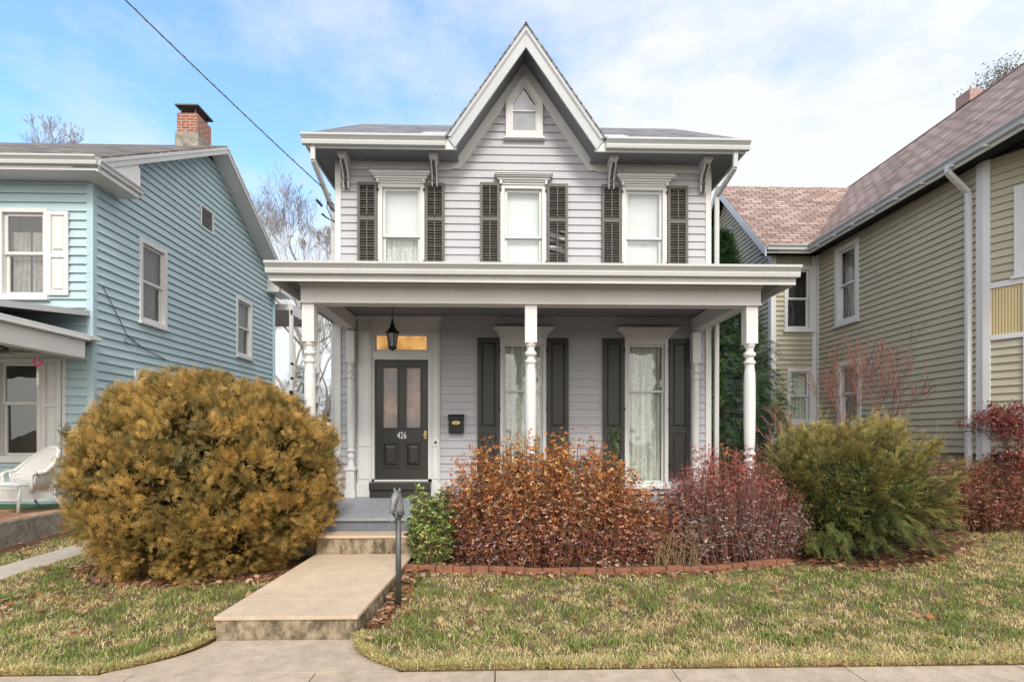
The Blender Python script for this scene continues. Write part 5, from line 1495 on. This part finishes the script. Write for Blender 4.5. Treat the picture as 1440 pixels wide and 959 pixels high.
# evergreens
def conifer(name, label, base, h, rad, seed, n=2600, cols=((.03, .055, .02), (.05, .08, .03), (.07, .10, .035), (.02, .04, .016)), shoot=(.16, .34), cyl=.5, low=.05):
    global rng
    keep_ = rng; rng = np.random.default_rng(seed)
    t_ = thing(name, label, 'tree', base); b = np.array(base)
    mb = MB(); mb.tube([(b[0], b[1], b[2]-.2), (b[0], b[1], b[2]+h*.95)], [.14, .02], 8); mb.build('trunk', 'bark_dark', t_, smooth=True)
    z = rng.random(n)**1.15; a = rng.uniform(0, 2*np.pi, n)
    prof = rad*np.minimum(1, (1-z)/(1-cyl)+.04)*(1+.12*np.sin(a*5+z*20)+.10*np.sin(z*60+a*2))
    q_ = rng.uniform(.45, 1.04, n); rr_ = prof*q_
    P = np.stack([b[0]+rr_*np.cos(a), b[1]+rr_*np.sin(a), b[2]+low*h+z*h*(1-low)-.25*rr_], 1)
    D = unit(np.stack([np.cos(a), np.sin(a), rng.uniform(-.75, .25, n)], 1)+rng.normal(0, .25, (n, 3)))
    L = rng.uniform(*shoot, n); S = unit(np.cross(D, np.array([0, 0, 1.])+rng.normal(0, .25, (n, 3))))
    C0 = palette(list(cols), n, .2); parts = []
    for i in range(8):
        f = (i+1)/8; p = P+D*(L*f)[:, None]+np.array([0, 0, -.06])*f*f
        for s in (1, -1):
            d = unit(D*.8+S*s+rng.normal(0, .2, (n, 3))); ln = (L*.42*(1.1-f))[:, None]
            w_ = .011
            parts.append((np.stack([p, p+d*ln*.5+D*w_, p+d*ln, p+d*ln*.5-D*w_], 1).reshape(-1, 3), np.arange(4*n).reshape(-1, 4), np.repeat(C0*(1+.25*f), 4, 0)))
    V, Q, C = join(parts); mesh_np('crown', V, Q, np.clip(C, 0, .9), 'leaf', t_)
    mb = MB()
    for k in range(90):
        i = rng.integers(n); mb.tube([(b[0], b[1], P[i, 2]+.1), tuple(P[i])], [.02, .006], 4, caps=False)
    mb.build('branches', 'bark_dark', t_)
    rng = keep_; return t_
conifer('hemlock_tree', 'dark green hemlock filling the gap between the grey and olive houses', (5.15, 12.2, .3), 6.1, 1.35, 71, n=13000, cyl=.35, cols=((.05, .10, .035), (.08, .14, .05), (.11, .17, .06), (.035, .075, .028)))
conifer('hemlock_tree', 'second dark evergreen farther back behind the hemlock', (6.0, 19.5, .3), 5.0, 2.2, 72, n=5000, cyl=.3, cols=((.05, .09, .035), (.08, .12, .05), (.11, .15, .06)))
conifer('evergreen_shrub', 'distant green conifer seen low in the gap beside the aqua house', (-8.0, 27, .3), 4.2, 1.6, 73, n=1600, cyl=.2, shoot=(.3, .5))
conifer('evergreen_shrub', 'dark dwarf conifer tip poking up before the grey siding', (1.53, 6.95, .2), 1.62, .16, 74, n=220, cyl=.0, shoot=(.06, .11), cols=((.05, .10, .035), (.08, .14, .05)))
conifer('hedge', 'dark clipped evergreen mass behind the left gap ground', (-4.6, 24, .3), 2.6, 2.2, 75, n=1500, cyl=.6, shoot=(.3, .5))
conifer('evergreen_tree', 'broad evergreen closing the view far behind the gap', (-13, 36, .3), 6.0, 3.2, 76, n=2000, cyl=.4, shoot=(.5, .8))

# flowers at the left porch edge
twig_bush('nandina_plant', 'red stemmed plant with yellow tips at the corner of the aqua porch slab', (-7.25, 7.15, 1.05), (.30, .22, .60), .25, 90, 1600, .05, [(.25, .06, .03), (.16, .05, .03), (.5, .42, .06), (.12, .16, .04)], [.4, .3, .15, .15], 'twig_red', 8, spread=.2, leafstart=.4)
twig_bush('grass_tuft', 'bright green rounded tuft on the grass beside the aqua slab', (-6.35, 6.35, .22), (.18, .16, .16), .16, 150, 1800, .06, [(.10, .22, .03), (.16, .28, .05)], [.5, .5], 'twig_brown', 9, spread=.2, leafstart=.2)

# ------------------------------------------------------------------ lawn blades
def vnoise(x, y, seed, f):
    r = np.random.default_rng(seed); o = np.zeros_like(x)
    for i in range(20):
        a = i*.314+r.uniform(-.1, .1)+(3.14 if r.random() < .5 else 0); k = f*r.uniform(.55, 1.9); o += np.sin((x*np.cos(a)+y*np.sin(a))*k+r.uniform(0, 6.28)+1.6*np.sin((x*np.sin(a)-y*np.cos(a))*k*.7+r.uniform(0, 6)))
    return o/20**.5/.9
def lawn_blades():
    T = 34000
    x = rng.uniform(-8.5, 9.5, T); y = 3.93+(rng.random(T)**1.35)*5.4
    tf = lawn(x, y) & (np.abs(x+.24) < y*1.02+.5)
    x, y = x[tf], y[tf]; T = len(x)
    n1 = vnoise(x, y, 1, 2.2); n2 = vnoise(x, y, 2, 6.5)
    edge = np.clip(1-(y-3.93)/.45, 0, 1)
    n3 = vnoise(x, y, 3, 17)
    mix = np.clip(.58+.22*n1+.34*n2+.34*n3+.22*edge+.25*np.clip((x-4.5)/2, 0, 1)*np.clip((y-5)/1.2, 0, 1)+rng.normal(0, .18, T), 0, 1)      # 0 green .. 1 straw
    bare = (vnoise(x, y, 5, 3.1)+.6*vnoise(x, y, 6, 11)) > 2.6
    x, y, mix = x[~bare], y[~bare], mix[~bare]; T = len(x)
    # ragged dead tufts along every edge of the turf
    E_ = 4200; u = rng.random(E_)
    ex = np.concatenate([rng.uniform(-8.5, -2.9, 1100), rng.uniform(-.68, 9.5, 1900), -1.18+.475*u[:300]**2.2+.015, -2.38-.5*u[300:600]**2.2-.015, np.interp(u[600:900], [0, 1], [-2.40, -2.24]), np.full(150, -5.87), np.full(150, -5.33)])
    ey = np.concatenate([3.945+np.abs(rng.normal(0, .03, 3000)), 4.56-.62*u[:300], 4.56-.62*u[300:600], 4.56+1.9*u[600:900], 4+5*u[900:1050], 4+5*u[1050:1200]])
    x = np.concatenate([x, ex]); y = np.concatenate([y, ey]); mix = np.concatenate([mix, rng.uniform(.45, 1.1, len(ex))]); T = len(x)
    B = 12; n = T*B
    tx = np.repeat(x, B)+rng.normal(0, .030, n); ty = np.repeat(y, B)+rng.normal(0, .030, n); mx = np.repeat(mix, B)+rng.normal(0, .2, n)
    k = lawn(tx, ty+.03) & (ty > 3.905) ; tx, ty, mx = tx[k], ty[k], mx[k]; n = len(tx)
    flat = np.clip(mx, 0, 1)
    h = rng.uniform(.022, .066, n)*(1-.2*flat)
    a = rng.uniform(0, 6.28, n); ln = rng.uniform(.25, 1.0, n)*(1+.8*flat)
    dx, dy = np.cos(a)*h*ln, np.sin(a)*h*ln
    w = rng.uniform(.0016, .0034, n)
    sx, sy = -np.sin(a)*w, np.cos(a)*w
    z = np.maximum(gz(tx, ty), .012)-.006
    hh = h*(1-.45*np.clip(ln-.4, 0, 1))
    p = np.stack([tx-sx, ty-sy, z], 1); q_ = np.stack([tx+sx, ty+sy, z], 1)
    m1 = np.stack([tx+dx*.45+sx*.9, ty+dy*.45+sy*.9, z+hh*.7], 1); m2 = np.stack([tx+dx*.45-sx*.9, ty+dy*.45-sy*.9, z+hh*.7], 1)
    t1 = np.stack([tx+dx*1.1+sx*.12, ty+dy*1.1+sy*.12, z+hh], 1); t2 = np.stack([tx+dx*1.1-sx*.12, ty+dy*1.1-sy*.12, z+hh], 1)
    V = np.stack([p, q_, m1, m2, t1, t2], 1).reshape(-1, 3)
    b = np.arange(n)*6
    Q = np.concatenate([np.stack([b, b+1, b+2, b+3], 1), np.stack([b+3, b+2, b+4, b+5], 1)])
    green = np.array([.21, .265, .065]); lime = np.array([.44, .43, .14]); straw = np.array([.82, .64, .34]); tan = np.array([.62, .40, .22])
    m_ = np.clip(mx, 0, 1)[:, None]; r1 = rng.random((n, 1))
    C = np.where(m_ < .5, green+(lime-green)*(m_*2)*r1**.5, lime+(np.where(r1 > .3, straw, tan)-lime)*((m_-.5)*2)**.6)
    C = C*(1+rng.normal(0, .22, (n, 1))); C = np.clip(C, .01, .9)
    o = mesh_np('grass', V, Q, np.repeat(C, 6, 0), 'grass'); o['kind'] = 'stuff'; o['label'] = 'patchy winter lawn of green and straw blades'
lawn_blades()

# ------------------------------------------------------------------ fallen leaves
def fallen():
    pts = []
    def put(n, fx, fy, ok=lambda x, y: True):
        k = 0
        while k < n:
            x, y = fx(), fy()
            if callable(y): y = y(x)
            if ok(x, y): pts.append((x, y)); k += 1
    U = random.uniform
    def near_line(n, s0=.12, x0=-1.1, x1=7.0):
        for _ in range(n):
            x = U(x0, x1); pts.append((x, float(bedline(x))-.06-abs(random.gauss(0, s0))))
    near_line(520, .10); 
    for _ in range(900):
        x = U(-1.0, 7.5); pts.append((x, float(bedline(x))+U(.05, .55)))
    for _ in range(260):
        y = U(4.62, 6.1); pts.append((float(WR(y))+.04+abs(random.gauss(0, .10)), y))
    for _ in range(170):
        y = U(4.6, 6.4); pts.append((float(WL(y))-.03-abs(random.gauss(0, .05)), y))
    for _ in range(330):
        a = U(3.14, 6.28); q_ = U(.86, 1.12); pts.append((-3.45+1.4*q_*math.cos(a), 6.6+.93*q_*math.sin(a)))
    for _ in range(120): pts.append((U(-6.6, -6.2), U(6.0, 9)))
    for _ in range(650): 
        x, y = U(-6.0, 7.5), U(4.0, 7.4)
        if lawn(x, y): pts.append((x, y))
    for _ in range(70):
        x, y = random.gauss(-4.35, .35), random.gauss(5.3, .2)
        if lawn(x, y): pts.append((x, y))
    shp = [(0, -.5), (.10, -.12), (.42, -.22), (.30, .02), (.50, .20), (.24, .22), (.16, .52), (0, .34), (-.16, .52), (-.24, .22), (-.50, .20), (-.30, .02), (-.42, -.22), (-.10, -.12)]
    V = []; Fc = []; C = []
    cl = [(.36, .19, .10), (.28, .11, .05), (.42, .26, .16), (.20, .09, .05), (.48, .33, .22), (.33, .13, .05)]
    for x, y in pts:
        s = U(.035, .085); a = U(0, 6.28); tx_, ty_ = random.gauss(0, .28), random.gauss(0, .28); cu_ = U(-1.5, 1.5)
        z = float(gz(x, y))+(U(.012, .05) if lawn(x, y) else U(.004, .03)); c = random.choice(cl); k = U(.7, 1.25)
        b = len(V)
        for px, py in [(0, 0)]+shp:
            u, v = px*s, py*s
            X = u*math.cos(a)-v*math.sin(a); Y = u*math.sin(a)+v*math.cos(a)
            V.append((x+X, y+Y, z+X*tx_+Y*ty_+cu_*(u*u+v*v)*8*s)); C.append(tuple(q_*k for q_ in c))
        m_ = len(shp)
        for i in range(m_): Fc.append((b, b+1+i, b+1+(i+1) % m_))
    o = mesh_np('fallen_leaves', np.array(V), np.array(Fc), np.array(C), 'leaf'); o['kind'] = 'stuff'; o['label'] = 'dry brown leaves fallen along the brick edging, the walk and the lawn'
fallen()

# ------------------------------------------------------------------ sky and light
SUN_EL, SUN_AZ = 42, 172      # azimuth clockwise from +Y: from behind the camera, a little to its side
world = bpy.data.worlds.new('World'); scene.world = world; world.use_nodes = True
nt = world.node_tree; bgn = nt.nodes['Background']
sky = nt.nodes.new('ShaderNodeTexSky'); sky.sky_type = 'NISHITA'; sky.sun_disc = False
sky.sun_elevation = R(SUN_EL); sky.sun_rotation = R(SUN_AZ); sky.air_density = 1.0; sky.dust_density = .6; sky.ozone_density = 1.6
tc = nt.nodes.new('ShaderNodeTexCoord')
sep = nt.nodes.new('ShaderNodeSeparateXYZ'); nt.links.new(tc.outputs['Generated'], sep.inputs[0])
n1 = noise(nt, 2.2, 9, .62, vec=tc.outputs['Generated'], stretch=(1, 1, 1.9))
def math_(op, a, b):
    m = nt.nodes.new('ShaderNodeMath'); m.operation = op
    for i, v in enumerate((a, b)):
        if isinstance(v, (int, float)): m.inputs[i].default_value = v
        else: nt.links.new(v, m.inputs[i])
    return m.outputs[0]
# more cloud low down and to the +X side
lowc = math_('MULTIPLY', math_('SUBTRACT', .62, sep.outputs[2]), .75)
sidec = math_('MULTIPLY', sep.outputs[0], .30)
backc = math_('MULTIPLY', math_('MAXIMUM', math_('SUBTRACT', .35, sep.outputs[1]), 0), .30)
dens = math_('ADD', math_('ADD', math_('ADD', n1, lowc), sidec), backc)
fac = ramp(nt, dens, [(.40, (.12, .12, .12)), (.70, (1, 1, 1))])
mx = nt.nodes.new('ShaderNodeMix'); mx.data_type = 'RGBA'
nt.links.new(fac, mx.inputs[0])
skb = mixc(nt, sky.outputs[0], (1.08, 1.55, 1.75), 1, 'MULTIPLY')
# the overcast is brightest round the veiled sun
dt = nt.nodes.new('ShaderNodeVectorMath'); dt.operation = 'DOT_PRODUCT'; nt.links.new(tc.outputs['Generated'], dt.inputs[0])
dt.inputs[1].default_value = (math.sin(R(SUN_AZ))*math.cos(R(SUN_EL)), math.cos(R(SUN_AZ))*math.cos(R(SUN_EL)), math.sin(R(SUN_EL)))
glow = ramp(nt, math_('ADD', math_('MULTIPLY', dt.outputs['Value'], .5), .5), [(.45, (1, 1, 1)), (.98, (2.6, 2.45, 2.25))])
cl_ = mixc(nt, (4.3, 4.4, 4.5), glow, 1, 'MULTIPLY')
nt.links.new(skb, mx.inputs[6]); nt.links.new(cl_, mx.inputs[7])
nt.links.new(mx.outputs[2], bgn.inputs['Color']); bgn.inputs['Strength'].default_value = .10

sl_d = bpy.data.lights.new('sun', 'SUN'); sl_d.energy = 1.1; sl_d.angle = R(13); sl_d.color = (1, .95, .88)
so = bpy.data.objects.new('sun', sl_d); col.objects.link(so)
az, el = R(SUN_AZ), R(SUN_EL)
dirv = Vector((math.sin(az)*math.cos(el), math.cos(az)*math.cos(el), math.sin(el)))
so.rotation_euler = (-dirv).to_track_quat('-Z', 'Y').to_euler()

cam_d = bpy.data.cameras.new('camera'); cam = bpy.data.objects.new('camera', cam_d); col.objects.link(cam)
cam.location = (0, 0, 1.72); cam.rotation_euler = (R(90), 0, -math.atan(20/750))
cam_d.sensor_width = 36; cam_d.lens = 18.75; cam_d.shift_y = 132.5/1440; cam_d.clip_end = 1500; cam_d.clip_start = .05
scene.camera = cam
scene.view_settings.view_transform = 'Standard'; scene.view_settings.look = 'None'; scene.view_settings.gamma = 1; scene.view_settings.use_curve_mapping = False
scene.view_settings.exposure = 1.18
